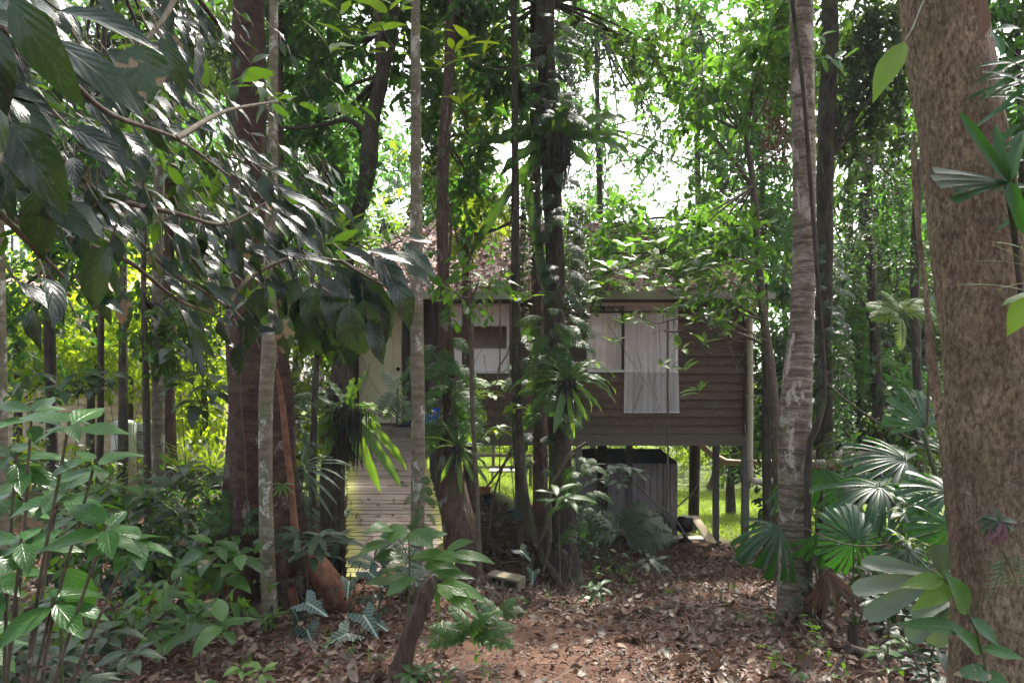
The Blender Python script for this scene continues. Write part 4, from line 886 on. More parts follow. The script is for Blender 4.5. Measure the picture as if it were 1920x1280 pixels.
# ------------------------------------------------------------------ sunlit shrubs and trees behind
BT = [  # label, trunk column, distance, crowns (col,row,rx,rz,n), leaf material, leaf length
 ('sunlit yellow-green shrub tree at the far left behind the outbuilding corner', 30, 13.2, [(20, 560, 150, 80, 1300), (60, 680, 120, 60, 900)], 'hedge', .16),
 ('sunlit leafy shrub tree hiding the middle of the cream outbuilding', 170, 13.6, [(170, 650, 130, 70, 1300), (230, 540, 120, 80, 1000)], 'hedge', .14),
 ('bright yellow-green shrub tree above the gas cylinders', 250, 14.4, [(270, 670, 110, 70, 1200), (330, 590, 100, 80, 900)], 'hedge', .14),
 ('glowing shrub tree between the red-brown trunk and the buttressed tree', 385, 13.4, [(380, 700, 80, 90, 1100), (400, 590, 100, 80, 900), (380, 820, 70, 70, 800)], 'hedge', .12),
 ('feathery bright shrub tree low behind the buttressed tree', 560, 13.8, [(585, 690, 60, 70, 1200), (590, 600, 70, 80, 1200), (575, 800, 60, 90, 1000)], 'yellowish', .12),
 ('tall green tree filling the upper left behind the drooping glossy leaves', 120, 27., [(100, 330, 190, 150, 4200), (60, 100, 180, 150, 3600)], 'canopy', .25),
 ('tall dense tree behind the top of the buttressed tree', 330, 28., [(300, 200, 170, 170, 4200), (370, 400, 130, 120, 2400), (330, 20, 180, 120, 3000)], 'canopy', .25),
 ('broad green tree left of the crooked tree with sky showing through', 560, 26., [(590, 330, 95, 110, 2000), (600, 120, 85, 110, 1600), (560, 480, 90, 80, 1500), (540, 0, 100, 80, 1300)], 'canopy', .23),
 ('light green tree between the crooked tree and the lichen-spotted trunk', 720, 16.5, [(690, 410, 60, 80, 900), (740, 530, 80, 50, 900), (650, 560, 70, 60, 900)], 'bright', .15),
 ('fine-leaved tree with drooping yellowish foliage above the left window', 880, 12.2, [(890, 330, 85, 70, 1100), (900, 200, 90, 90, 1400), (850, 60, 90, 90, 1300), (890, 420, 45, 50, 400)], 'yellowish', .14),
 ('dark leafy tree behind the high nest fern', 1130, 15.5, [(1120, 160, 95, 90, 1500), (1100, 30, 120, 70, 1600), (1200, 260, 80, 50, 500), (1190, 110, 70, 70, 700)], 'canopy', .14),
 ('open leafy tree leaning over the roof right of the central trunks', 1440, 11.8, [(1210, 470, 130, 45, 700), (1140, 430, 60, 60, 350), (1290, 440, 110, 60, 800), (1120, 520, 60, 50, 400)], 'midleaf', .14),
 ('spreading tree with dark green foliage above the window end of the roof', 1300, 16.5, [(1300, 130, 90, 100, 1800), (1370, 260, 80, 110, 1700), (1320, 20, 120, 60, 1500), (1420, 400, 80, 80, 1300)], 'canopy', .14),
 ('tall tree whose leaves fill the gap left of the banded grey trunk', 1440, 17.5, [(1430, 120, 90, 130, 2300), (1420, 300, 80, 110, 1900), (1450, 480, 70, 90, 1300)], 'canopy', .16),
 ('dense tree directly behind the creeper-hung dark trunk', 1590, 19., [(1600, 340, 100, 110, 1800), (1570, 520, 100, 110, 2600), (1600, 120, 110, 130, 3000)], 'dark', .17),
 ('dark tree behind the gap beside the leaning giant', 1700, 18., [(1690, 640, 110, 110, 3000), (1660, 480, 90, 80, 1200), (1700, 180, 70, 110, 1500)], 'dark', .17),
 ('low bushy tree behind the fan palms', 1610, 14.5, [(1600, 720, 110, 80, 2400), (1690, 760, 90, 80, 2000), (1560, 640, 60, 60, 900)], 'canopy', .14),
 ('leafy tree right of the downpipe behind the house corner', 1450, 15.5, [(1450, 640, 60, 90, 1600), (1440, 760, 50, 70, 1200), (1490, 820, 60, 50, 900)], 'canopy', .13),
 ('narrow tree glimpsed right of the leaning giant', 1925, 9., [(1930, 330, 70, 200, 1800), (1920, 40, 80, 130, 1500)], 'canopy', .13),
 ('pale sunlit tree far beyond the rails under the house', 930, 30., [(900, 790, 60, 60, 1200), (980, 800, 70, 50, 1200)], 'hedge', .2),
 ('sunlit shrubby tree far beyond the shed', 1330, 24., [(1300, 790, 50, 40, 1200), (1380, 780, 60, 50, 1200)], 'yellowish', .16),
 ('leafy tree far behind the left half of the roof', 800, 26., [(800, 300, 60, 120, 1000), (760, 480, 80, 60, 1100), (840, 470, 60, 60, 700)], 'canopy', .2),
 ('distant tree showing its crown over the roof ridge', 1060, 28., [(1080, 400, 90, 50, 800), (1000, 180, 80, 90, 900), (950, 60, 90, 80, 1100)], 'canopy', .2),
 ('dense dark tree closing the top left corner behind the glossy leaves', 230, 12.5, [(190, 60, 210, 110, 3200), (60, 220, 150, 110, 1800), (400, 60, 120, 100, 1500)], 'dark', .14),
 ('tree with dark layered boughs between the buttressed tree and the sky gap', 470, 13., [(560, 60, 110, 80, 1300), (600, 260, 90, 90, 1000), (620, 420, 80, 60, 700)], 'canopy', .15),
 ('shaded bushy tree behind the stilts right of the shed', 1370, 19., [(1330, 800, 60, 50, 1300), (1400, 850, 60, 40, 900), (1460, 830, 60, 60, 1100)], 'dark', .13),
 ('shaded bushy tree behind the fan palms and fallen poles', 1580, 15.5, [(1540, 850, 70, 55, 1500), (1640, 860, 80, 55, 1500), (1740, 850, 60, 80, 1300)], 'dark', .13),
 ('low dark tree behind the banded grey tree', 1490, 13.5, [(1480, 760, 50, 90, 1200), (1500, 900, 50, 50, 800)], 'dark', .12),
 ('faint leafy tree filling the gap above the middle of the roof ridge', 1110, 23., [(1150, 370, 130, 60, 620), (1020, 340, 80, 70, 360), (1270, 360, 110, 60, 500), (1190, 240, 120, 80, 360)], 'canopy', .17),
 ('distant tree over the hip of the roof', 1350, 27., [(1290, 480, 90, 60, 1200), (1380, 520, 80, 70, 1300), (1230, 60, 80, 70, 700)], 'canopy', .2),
]
for lb, px, Y, crs, lm, L in BT:
    top = min(c[1] for c in crs); low = HZ + (EYE - gz(hx(px, Y), Y)) * F / Y
    r = {1: 1}.get(0, 7 if Y < 20 else 5)
    tree('broadleaf_tree', lb, 'tree', Y, [(px + rng.uniform(-20, 20), top, r * .5), (px + rng.uniform(-15, 15), (top + low) / 2, r), (px, low, r * 1.5)], 'dark' if lm != 'yellowish' else 'red',
         [(c[0], c[1], c[2], c[3], int(c[4] * 1.25), Y + rng.uniform(-.5, .5), .7, L) for c in crs], lm, seg=8)

# far wood seen beyond everything
def wood():
    m = MB()
    for k in range(40):
        px = 560 + k * 34 + rng.uniform(-10, 10); Y = rng.uniform(25, 31); c = P(px, 835 + rng.uniform(-15, 25), Y)
        cloud(m, c, (1., .8, rng.uniform(.7, 1.3)), 420, .2, .09, nb=8, clump=.4)
    tag(m.build('far_undergrowth', G['yellowish']), kind='stuff')
    m = MB(); wd = MB()
    for k in range(46):
        Y = rng.uniform(34, 58); px = rng.uniform(-250, 2150); mid = abs(px - 1050) < 380
        top = rng.uniform(470, 640) if mid else rng.uniform(60, 420)
        h = P(px, top, Y)[2]; x = hx(px, Y)
        cloud(m, (x, Y, h * .62), (3.2, 3, h * .42), 1500, .42, .2, nb=16, clump=.3)
        sticks(wd, [(x, Y, -1.5)], [(x, Y, h * .8)], .16, .08, 6)
    o = tag(m.build('distant_woodland', G['canopy']), kind='stuff'); tag(wd.build('distant_trunks', B['dark']), kind='stuff')
wood()

# ------------------------------------------------------------------ palms, ferns, epiphytes
def D2(a, depth=0.):      # picture angle in degrees (0 right, 90 up) and a lean away from the viewer
    a = math.radians(a); v = np.array([math.cos(a), depth, math.sin(a)]); return v / np.linalg.norm(v)
def fan(mb, hub, ax, nn, R, spread=300, ns=18, droop=.6, gap=.82, jag=.2, fold=.5, stem=None):
    ax = nrm(np.asarray(ax, float)[None])[0]; nn = np.asarray(nn, float); side = np.cross(ax, nn); side /= np.linalg.norm(side); nn = np.cross(side, ax)
    ph = np.radians(np.linspace(-spread / 2, spread / 2, ns)); dl = math.radians(spread / ns)
    D = ax * np.cos(ph)[:, None] + side * np.sin(ph)[:, None]
    R = R * .8; Ls = R * (1 - jag * rng.random(ns)) * (1 - .12 * np.abs(ph) / 2)
    leaves(mb, 'wedge', np.repeat(hub[None], ns, 0), D, nn + rv(ns, .13), Ls, 2 * Ls * np.tan(dl / 2) * gap * rng.uniform(.75, 1.05, ns), droop * rng.uniform(.9, 2.1, ns), fold, .12)
def fan_palm(label, base_px, Y, lv, group='fan palms in the undergrowth on the right', mat='fan'):
    x = hx(base_px, Y); g = gz(x, Y); t = thing('fan_palm', label, 'fan palm', (x, Y, g), group)
    m = MB(); tube(m, [(x, Y, g - .05), (x, Y, g + .18)], [.05, .035], 8); m.build('stem', B['dark'], t)
    for (px, py, yy, Rpx, ang, dep, nrm_, spread, ns, droop) in lv:
        hub = P(px, py, yy); R = Rpx * yy / F
        m = MB(); fan(m, hub, D2(ang, dep), nrm_, R, spread, ns, droop); b = m.build('fan_leaf', G[mat], t)
        m = MB(); p0 = np.array([x, Y, g + .1]); mid = (p0 + hub) / 2 + np.array([0, 0, .12]); tube(m, [p0, mid, hub, hub + D2(ang, dep) * R * .06], [.009, .007, .005, .004], 6, 14)
        o = m.build('petiole', B['stem'], t)
    return t
fan_palm('large fan palm with a high shining leaf close to the leaning giant', 1720, 6.4,
    [(1698, 862, 6.2, 150, 165, .1, (0, -.55, .85), 250, 22, .45), (1735, 800, 6.7, 110, 110, .2, (0, -.8, .6), 160, 14, .3), (1780, 850, 6.5, 120, 30, .2, (-.2, -.6, .8), 200, 16, .5)])
fan_palm('fan palm whose leaf underside glows green over the fallen log', 1650, 6.0,
    [(1650, 912, 5.8, 165, 185, -.1, (0, -.35, .95), 300, 26, .55), (1700, 960, 5.6, 110, 330, -.2, (0, -.6, .8), 220, 16, .6)])
fan_palm('fan palm with a star-shaped low leaf seen from above', 1600, 5.5,
    [(1600, 1012, 5.3, 105, 100, .1, (0, -.8, .6), 345, 30, .6), (1700, 1030, 5.2, 110, 320, -.3, (0, -.5, .85), 260, 20, .6)])
fan_palm('fan palm leaning its pleated leaf in front of the house corner post', 1540, 6.6,
    [(1462, 990, 6.2, 145, 195, -.35, (-.2, -.75, .65), 150, 13, 1.05), (1500, 905, 6.8, 110, 200, -.1, (0, -.4, .9), 120, 10, .8), (1545, 880, 6.9, 130, 270, -.35, (0, -.9, .4), 150, 13, .8), (1530, 1000, 6.1, 100, 280, -.2, (0, -.8, .5), 130, 10, .9)])
fan_palm('dark fan palm half hidden behind the base of the leaning giant', 1800, 5.0,
    [(1790, 985, 4.9, 120, 235, -.2, (0, -.8, .6), 200, 16, .7), (1800, 1090, 4.7, 90, 200, -.2, (0, -.8, .6), 180, 12, .6), (1780, 925, 5.1, 120, 160, .2, (0, -.6, .8), 200, 14, .6)])
# broad grey-green palm leaf in front
t = thing('young_palm', 'young palm with one broad blotched grey-green leaf left of the leaning giant', 'palm', (hx(1790, 3.7), 3.75, 0), None)
m = MB(); hub = P(1768, 1082, 3.5)
leaves(m, 'lobe', np.repeat(hub[None], 5, 0), [D2(163, -.1), D2(182, -.1), D2(200, -.2), D2(95, 0), D2(345, .1)], [(0, -.8, .6)] * 5, np.array([150, 168, 165, 60, 90]) * 3.5 / F, np.array([34, 38, 40, 50, 40]) * 3.5 / F, .45, .3, .18)
leaves(m, 'lobe', [P(1790, 1130, 3.6)] * 3, [D2(210, -.1), D2(235, -.2), D2(190, 0)], [(0, -.6, .8)] * 3, np.array([110, 90, 80]) * 3.6 / F, .1, .6, .3)
m.build('leaf_blade', G['pale'], t)
m = MB(); tube(m, [P(1800, 1440, 3.7), P(1805, 1250, 3.7), P(1790, 1130, 3.6), P(1768, 1082, 3.5), P(1700, 1078, 3.45)], [.008, .008, .006, .005, .002], 6, 24); m.build('stem', B['stem'], t)

def fern_frond(mb, st, base, d, up, Lm, npair, pl, droop=.8, pw=.16, pdroop=.4, pt='lan'):
    base = np.asarray(base, float); d = d / np.linalg.norm(d); up = np.asarray(up, float)
    s = np.cross(d, up); s /= np.linalg.norm(s); up = np.cross(s, d)
    tt = np.linspace(0, 1, npair + 3); a = droop * tt; b = max(abs(droop), 1e-3) * np.sign(droop or 1)
    C = base + d * (np.sin(a) / b * Lm)[:, None] - up * ((1 - np.cos(a)) / b * Lm)[:, None]
    tube(st, C, [.004 * (1 - .7 * q) * max(1, Lm) for q in tt], 5, len(tt))
    Cn = C[2:-1]; tg = d * np.cos(a)[2:-1, None] - up * np.sin(a)[2:-1, None]; nl = up * np.cos(a)[2:-1, None] + d * np.sin(a)[2:-1, None]
    prof = pl * np.sin(np.pi * (tt[2:-1] * .82 + .16)) ** .7
    for sg in (1, -1):
        D = s * sg + tg * .35 + rv(len(Cn), .05); leaves(mb, pt, Cn, D, nl, prof * rng.uniform(.9, 1.1, len(Cn)), pl * pw, pdroop, .2)
def fern(name, label, c, fr, mat='fern', cat='fern', group=None, npair=22, pw=.16, loc=None):
    """fr: (picture angle, depth, length px, droop, pinna px)"""
    t = thing(name, label, cat, loc if loc is not None else c, group); m = MB(); s = MB(); Y = c[1]
    for f in fr:
        fern_frond(m, s, c, D2(f[0], f[1]), (0, -.35, .95) if 20 < f[0] % 180 < 160 is False else (math.copysign(.6, -math.cos(math.radians(f[0]))) * abs(math.sin(math.radians(f[0]))), -.55, .6), f[2] * Y / F, npair, f[4] * Y / F, f[3], pw)
    cb(m, s, G[mat], B['stem'], t, 'fronds'); return t
def nest(label, c, fr, mat='frond', root=None, group='nest ferns growing on the trunks', wave=.25, W=.085):
    """bird's-nest fern: strap fronds (angle, depth, length px, droop, lit)"""
    t = thing('nest_fern', label, 'nest fern', c, group); Y = c[1]
    for f in fr:
        L = f[2] * Y / F * (.84 if mat == 'frond' else 1); m = MB()
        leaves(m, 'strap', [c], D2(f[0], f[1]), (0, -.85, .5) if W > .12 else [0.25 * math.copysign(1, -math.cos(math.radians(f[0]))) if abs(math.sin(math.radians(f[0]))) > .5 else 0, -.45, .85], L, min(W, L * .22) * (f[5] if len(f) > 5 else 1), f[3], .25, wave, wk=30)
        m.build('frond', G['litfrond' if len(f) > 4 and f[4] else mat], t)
    if root:
        rx, rz, n = root; m = MB()
        m2 = MB(); lathe(m2, c[0], c[1], [(0, c[2] + rx * .1), (rx * .5, c[2]), (rx * .62, c[2] - rz * .25), (rx * .4, c[2] - rz * .55), (0.01, c[2] - rz * .8)], 14); n = n * 3; 
        A = c + rv(n) * [rx * .5, rx * .5, .03]; Bp = A + np.stack([rng.normal(0, rx * .25, n), rng.normal(-.02, rx * .2, n), -rz * rng.uniform(.6, 1.4, n)], -1)
        sticks(m2, A, Bp, .006, .002, 4); m2.build('root_mass', B['root'], t)
    return t
nest('huge nest fern high on the central trunk with arching dark fronds', P(1042, 262, 8.95),
     [(178, -.1, 160, .3), (165, 0, 170, .9), (150, -.3, 130, 1.5), (120, .1, 90, .5), (95, .2, 70, .2), (75, -.2, 95, .4), (55, 0, 130, 1.), (35, -.2, 170, 1.1), (18, .2, 180, .9), (5, -.3, 150, .9), (200, -.5, 130, 1.), (140, .4, 150, .9), (330, -.6, 90, .8), (85, -.6, 90, 1.6), (225, -.3, 130, .5), (12, -.1, 130, .5)],
     root=(.17, .45, 160), W=.15, mat='fern')
for px, py, a in ((975, 250, 250), (1085, 230, 0)): pass
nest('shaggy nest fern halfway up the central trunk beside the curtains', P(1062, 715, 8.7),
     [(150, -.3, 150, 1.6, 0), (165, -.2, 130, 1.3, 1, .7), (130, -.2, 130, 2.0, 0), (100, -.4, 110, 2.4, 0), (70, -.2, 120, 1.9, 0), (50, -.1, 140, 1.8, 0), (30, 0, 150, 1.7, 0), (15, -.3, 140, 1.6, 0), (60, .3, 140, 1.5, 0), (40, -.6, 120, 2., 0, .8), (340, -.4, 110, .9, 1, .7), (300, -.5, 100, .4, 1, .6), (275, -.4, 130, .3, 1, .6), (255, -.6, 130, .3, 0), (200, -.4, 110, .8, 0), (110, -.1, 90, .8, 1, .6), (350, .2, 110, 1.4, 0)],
     root=(.1, .35, 50), W=.085)
nest('nest fern on the crooked tree with translucent lime fronds over the ramp', P(655, 768, 8.5),
     [(20, -.3, 110, 1.1, 1), (40, -.2, 100, 2.1, 1, .9), (-32, -.2, 190, .75, 1, 1.1), (-50, -.3, 210, .35, 0, 1.1), (70, -.1, 100, .3, 0, 1.4), (150, -.3, 90, 1., 0), (170, -.2, 110, 1.1, 0), (215, -.3, 150, .5, 0, 1.5), (-75, -.4, 120, .3, 0, 1.2), (-68, -.2, 200, .5, 0), (120, .1, 90, .4, 0), (240, -.3, 130, .4, 0, 1.2), (85, -.1, 75, .2, 0, 1.6), (190, -.5, 100, .9, 0), (5, -.5, 90, 1.3, 1, .8)],
     root=(.17, .5, 120), W=.1)
nest('small nest fern on the reddish trunk beside the ramp', P(858, 838, 8.35),
     [(55, -.2, 95, .7, 0), (30, -.3, 80, 1.3, 0), (160, -.3, 70, 1.2, 1, .8), (110, 0, 75, .6, 0), (345, -.2, 90, .9, 0), (300, -.4, 100, .4, 0), (275, -.5, 110, .2, 0), (240, -.4, 90, .6, 0), (140, -.3, 80, .9, 1, .7), (15, 0, 90, 1., 1, .7), (70, 0, 80, .9, 0), (320, -.3, 110, .6, 0)], root=(.07, .2, 30), W=.05)
nest('grassy pale-fronded fern clump low between the buttressed tree and the crooked tree', P(565, 880, 7.9),
     [(20, -.3, 90, 1.3), (40, -.2, 100, 1.4), (60, -.2, 70, 1.6), (0, -.4, 90, 1.), (330, -.4, 100, .6), (150, -.3, 60, 1.4), (90, 0, 60, .7), (310, -.3, 110, .4), (25, .2, 110, 1.), (10, -.1, 80, 1.7)], W=.03, root=(.05, .1, 10), mat='pale')
nest('dark epiphytic fern rosette on the buttressed tree near its base', P(588, 905, 6.9), [(160, -.3, 35, .5), (200, -.3, 35, .6), (120, -.3, 30, .5), (20, -.3, 30, .6), (240, -.3, 30, .4), (60, -.2, 30, .6), (320, -.3, 30, .6)], W=.02, mat='frond') if False else None
nest('little spiky epiphyte on the buttressed tree', P(530, 908, 6.55), [(200, -.5, 34, .6), (230, -.5, 34, .5), (260, -.5, 30, .4), (300, -.5, 32, .5), (340, -.5, 34, .6), (160, -.5, 30, .7), (20, -.5, 30, .7)], W=.022, group='nest ferns growing on the trunks')

# climbing ferns clothing the trunks (pinnate fronds hugging the bark)
def climbing(label, Y, pts, r, n, Lpx, mat='fern', down=True, side=0., name='climbing_fern'):
    C, R = pxp([(p[0], p[1], r) for p in pts], Y); C = curve(C, n)
    t = thing(name, label, 'climbing fern', C[-1], None); m = MB(); s = MB()
    for i in range(n):
        th = rng.uniform(0, 6.28) if side == 0 else rng.uniform(-.9, .9) + (0 if side > 0 else math.pi)
        o = C[i] + np.array([math.cos(th) * R[0], -abs(math.sin(th)) * R[0], rng.normal(0, .03)])
        d = np.array([math.cos(th), -.7 * abs(math.sin(th)) - .15, rng.uniform(-.2, .7) if not down else rng.uniform(-.7, .4)])
        fern_frond(m, s, o, d, (-.5 * math.cos(th), -.3, .8), Lpx * Y / F * rng.uniform(.6, 1.3), 13, Lpx * Y / F * .27, 1.3, .2, .3)
    cb(m, s, G[mat], B['stem'], t, 'fronds'); return t
climbing('fringe of narrow fern fronds climbing the central trunk above the nest fern', 9.0, [(1030, 40), (1034, 140), (1040, 235)], 18, 44, 60, 'epi')
climbing('fern fronds covering the central trunk from the high nest fern down to the eave', 9.0, [(1042, 320), (1046, 420), (1050, 560)], 18, 40, 50, 'epi')
climbing('feathery fern fronds on the central trunk in front of the wall', 8.95, [(1040, 590), (1040, 680), (1030, 780)], 24, 44, 62, 'fern')
climbing('dark fern fronds fringing the left side of the central trunks', 9.3, [(1000, 640), (1000, 740), (1010, 880)], 16, 26, 60, 'epi')
climbing('pinnate green ferns hanging on the reddish trunk beside the lichen-spotted one', 8.6, [(832, 640), (838, 720), (842, 800)], 12, 34, 75, 'fern')
climbing('bright ferns between the reddish trunk and the left window', 8.9, [(868, 700), (872, 760), (868, 810)], 8, 20, 55, 'bright')
climbing('fine creeper running down the right edge of the buttressed tree', 7.1, [(566, 660), (572, 800), (578, 940), (590, 1040)], 5, 60, 22, 'epi', name='creeper')
climbing('grey-green creeper leaves on the right side of the central trunk foot', 9.0, [(1088, 850), (1092, 900), (1096, 1010)], 14, 18, 42, 'fern', name='climbing_fern')
climbing('fern fronds low on the lichen-spotted slim trunk', 7.2, [(792, 890), (790, 960), (786, 1010)], 8, 16, 34, 'fern')
climbing('dark creeper on the dark straight trunk behind the banded tree', 11.3, [(1550, 450), (1550, 620), (1552, 760)], 14, 50, 40, 'epi', name='creeper')

def curtain_vine(label, Y, px0, px1, pyt, pyb, n, mat='epi', L=.07):
    """mass of hanging strings with small leaves"""
    t = thing('hanging_creeper', label, 'creeper', P((px0 + px1) / 2, pyt, Y)); m = MB(); s = MB()
    for i in range(n):
        px = rng.uniform(px0, px1); a = P(px, pyt + rng.uniform(-20, 60), Y + rng.normal(0, .12)); b = P(px + rng.normal(0, 10), pyb - rng.uniform(0, .45) * (pyb - pyt), Y + rng.normal(0, .12))
        tube(s, [a, (a + b) / 2 + rv(1, .03)[0], b], [.004, .003, .002], 4, 8)
        k = int(np.linalg.norm(b - a) / .028); u = rng.random((k, 1)); O = a + (b - a) * u
        leaves(m, 'lo', O, rv(k) * [1, .8, .3] + [0, -.2, -.5], [0, -.6, .8] + rv(k, .4), L * rng.uniform(.6, 1.2, k), L * .45, .3, .2)
    m.build('foliage', G[mat], t); s.build('strings', B['twig'], t)
curtain_vine('curtain of tiny-leaved creeper hanging right of the central trunk above the curtains', 9.3, 1062, 1105, 380, 640, 26, 'epi', .055)
curtain_vine('sparse leafy strings hanging left of the central trunks over the eave', 9.2, 960, 1000, 300, 610, 16, 'dark', .06)
curtain_vine('thick dark creeper hanging beside the banded grey tree', 11.4, 1600, 1690, 0, 330, 28, 'dark', .12)
curtain_vine('grey-brown tangle of creeper strings right of the dark straight trunk', 12., 1590, 1700, 300, 560, 22, 'canopy', .08)
curtain_vine('brownish creeper mass behind the banded grey tree', 10.5, 1430, 1478, 80, 330, 22, 'dead', .07)
curtain_vine('green creeper strings hanging down the gap left of the reddish trunk', 10., 795, 825, 60, 420, 16, 'canopy', .1)
curtain_vine('dark tangled creeper over the downpipe side of the banded tree', 11., 1560, 1600, 620, 900, 12, 'canopy', .08)

# nest-fern look-alike hanging straps left of the central trunk
t = thing('hanging_fronds', 'two long olive straps drooping from a pale root mass left of the central trunk', 'fern', P(975, 345, 9.))
m = MB(); leaves(m, 'strap', [P(972, 335, 9.), P(985, 330, 9.)], [D2(235, -.1), D2(280, -.1)], [(0, -1, .2)] * 2, np.array([165, 230]) * 9 / F, [.11, .12], [.5, .2], .3, .2, wk=12); m.build('frond', G['dark'], t)

# lianas and aerial roots
def liana(label, Y, pts, r, mat='twig', name='liana', cat='vine'):
    C, R = pxp([(p[0], p[1], r if len(p) < 3 else p[2]) for p in pts], Y); t = thing(name, label, cat, C[-1])
    m = MB(); tube(m, C, R, 7, len(pts) * 8, .12, seed=len(label)); m.build('stem', B[mat], t)
liana('smooth vine winding down the banded grey tree and looping out at its fork', 6.4, [(1478, -60), (1490, 40), (1504, 150), (1516, 290), (1526, 420), (1536, 560), (1546, 690), (1544, 760), (1528, 805, 7), (1517, 840, 7), (1515, 960, 7), (1517, 1080, 7), (1514, 1185, 8)], 4, 'dark')
liana('thin dark vine hanging along the left edge of the leaning giant', 4.2, [(1722, 300), (1724, 420), (1735, 560), (1742, 680), (1738, 800)], 2.5)
liana('pale bent stem joining the central trunks near the ground', 8.9, [(1100, 830), (1070, 850), (1052, 880), (1030, 920), (1022, 990), (1005, 1030), (990, 1085)], 3.5)
liana('yellowish aerial root standing before the central trunks', 8.8, [(1034, 905), (1030, 950), (1032, 1010), (1018, 1070)], 3, 'twig')
liana('long thin cane slanting across the gap under the house', 9.5, [(1000, 815), (960, 850), (930, 890), (900, 930), (870, 985), (850, 1040)], 2.2)
liana('second thin cane crossing the first under the house', 9.4, [(985, 800), (950, 860), (925, 930), (915, 1010)], 2.)
liana('fine hanging thread in front of the gap under the house', 9.2, [(938, 560), (937, 700), (937, 850), (936, 960)], 1.3)
liana('wire-thin cane slanting in front of the ribbed shed', 10., [(1190, 905), (1230, 945), (1262, 968), (1290, 1010)], 1.5)
liana('thin stalk crossing the ribbed shed from lower left to upper right', 10.2, [(1195, 1005), (1235, 975), (1275, 945), (1305, 915), (1310, 880)], 1.6)
liana('straight thin cord hanging in front of the ribbed shed', 10.5, [(1252, 600), (1252, 720), (1252, 860), (1249, 1010)], 1.8)
liana('long pale cane slanting across the dark gap right of the banded tree', 6.8, [(1548, 718), (1600, 760), (1660, 800), (1720, 828), (1790, 870)], 2.)
liana('yellow cane leaning among the fan palms', 6.6, [(1735, 820), (1745, 860), (1756, 895)], 4.5, 'stem')
liana('thin arching stem in front of the star-shaped palm leaf', 5.2, [(1470, 965), (1530, 1000), (1600, 1022), (1680, 1018), (1740, 1000)], 1.3)
liana('loop of bare vine in front of the weatherboards right of the window', 9.4, [(1245, 620), (1270, 622), (1300, 618), (1325, 662), (1345, 655), (1392, 625)], 1.6)
liana('brown vine twisting up the reddish trunk', 8.5, [(848, 820), (852, 700), (838, 560), (846, 430), (836, 330), (848, 200)], 2.6, 'red')
liana('swinging thin vine loop by the left window', 8.6, [(958, 560), (955, 650), (935, 690), (930, 718), (905, 728), (878, 715), (868, 640)], 1.3)
liana('sagging thin branch crossing high between the lichen-spotted and central trunks', 9.6, [(780, 70), (830, 85), (880, 92), (920, 75), (970, 40), (1000, 20)], 2.)
liana('dark bare branch crossing the sky gap left of the central trunk', 9.6, [(890, 440), (930, 430), (960, 415), (1000, 395)], 3)

# ------------------------------------------------------------------ shrubs and saplings
def whorl(mb, c, n, L, W, lean=(0, 0, 1), pitch=(-.1, .45), leaf='ell', bend=.6, wave=.1, fold=.18, a0=None):
    c = np.asarray(c, float); lean = nrm(np.array(lean, float)[None])[0]
    s = np.cross(lean, [0.3, 1, .1]); s /= np.linalg.norm(s); t2 = np.cross(lean, s)
    a = (rng.random() * 6.28 if a0 is None else a0) + np.arange(n) * 2.4 + rng.normal(0, .15, n)
    pt = rng.uniform(pitch[0], pitch[1], n)
    D = (s * np.cos(a)[:, None] + t2 * np.sin(a)[:, None]) + lean * pt[:, None]
    sc_ = rng.uniform(.6, 1.15, n)
    O = c - lean * (np.arange(n) * L * .045)[:, None]
    leaves(mb, leaf, O + nrm(D) * L * .06, D, lean + rv(n, .12), L * sc_, W * sc_, bend * rng.uniform(.5, 1.4, n), fold, wave)
    return O, D
def sapling(label, px, Y, tops, L, asp=.42, mat='sapling', name='sapling', nl=6, leaf='ell', bend=.6, cat='sapling', pitch=(-.1, .45), group='young saplings in the undergrowth', r=.006, lean=None, wave=.1):
    """tops: (px, py[, n]) leaf whorls carried on stems that rise from one foot"""
    x = hx(px, Y); g = gz(x, Y); t = thing(name, label, cat, (x, Y, g), group); m = MB(); s = MB(); base = np.array([x, Y, g - .03])
    tops = sorted(tops, key=lambda q: q[1]); top = P(tops[0][0], tops[0][1], Y + rng.normal(0, .05))
    main = curve([base, (base + top) / 2 + rv(1, .03)[0], top], 16); tube(s, main, np.linspace(r * 1.3, r * .5, 16), 6, 16)
    for i, q in enumerate(tops):
        c = top if i == 0 else P(q[0], q[1], Y + rng.normal(0, .12))
        if i:
            k = int(np.clip(np.searchsorted(main[:, 2], c[2] - .25 * abs(c[0] - x) - .05), 0, 14)); o = main[k]
            tube(s, [o, (o + c) / 2 + [0, 0, .03], c], [r * .7, r * .5, r * .35], 5, 8)
        ln = (0, -.25, 1) if lean is None else lean
        whorl(m, c, q[2] if len(q) > 2 else nl, L, L * asp, ln, pitch, leaf, bend, wave)
    m.build('foliage', G[mat], t); s.build('stem', B['twig'], t); return t

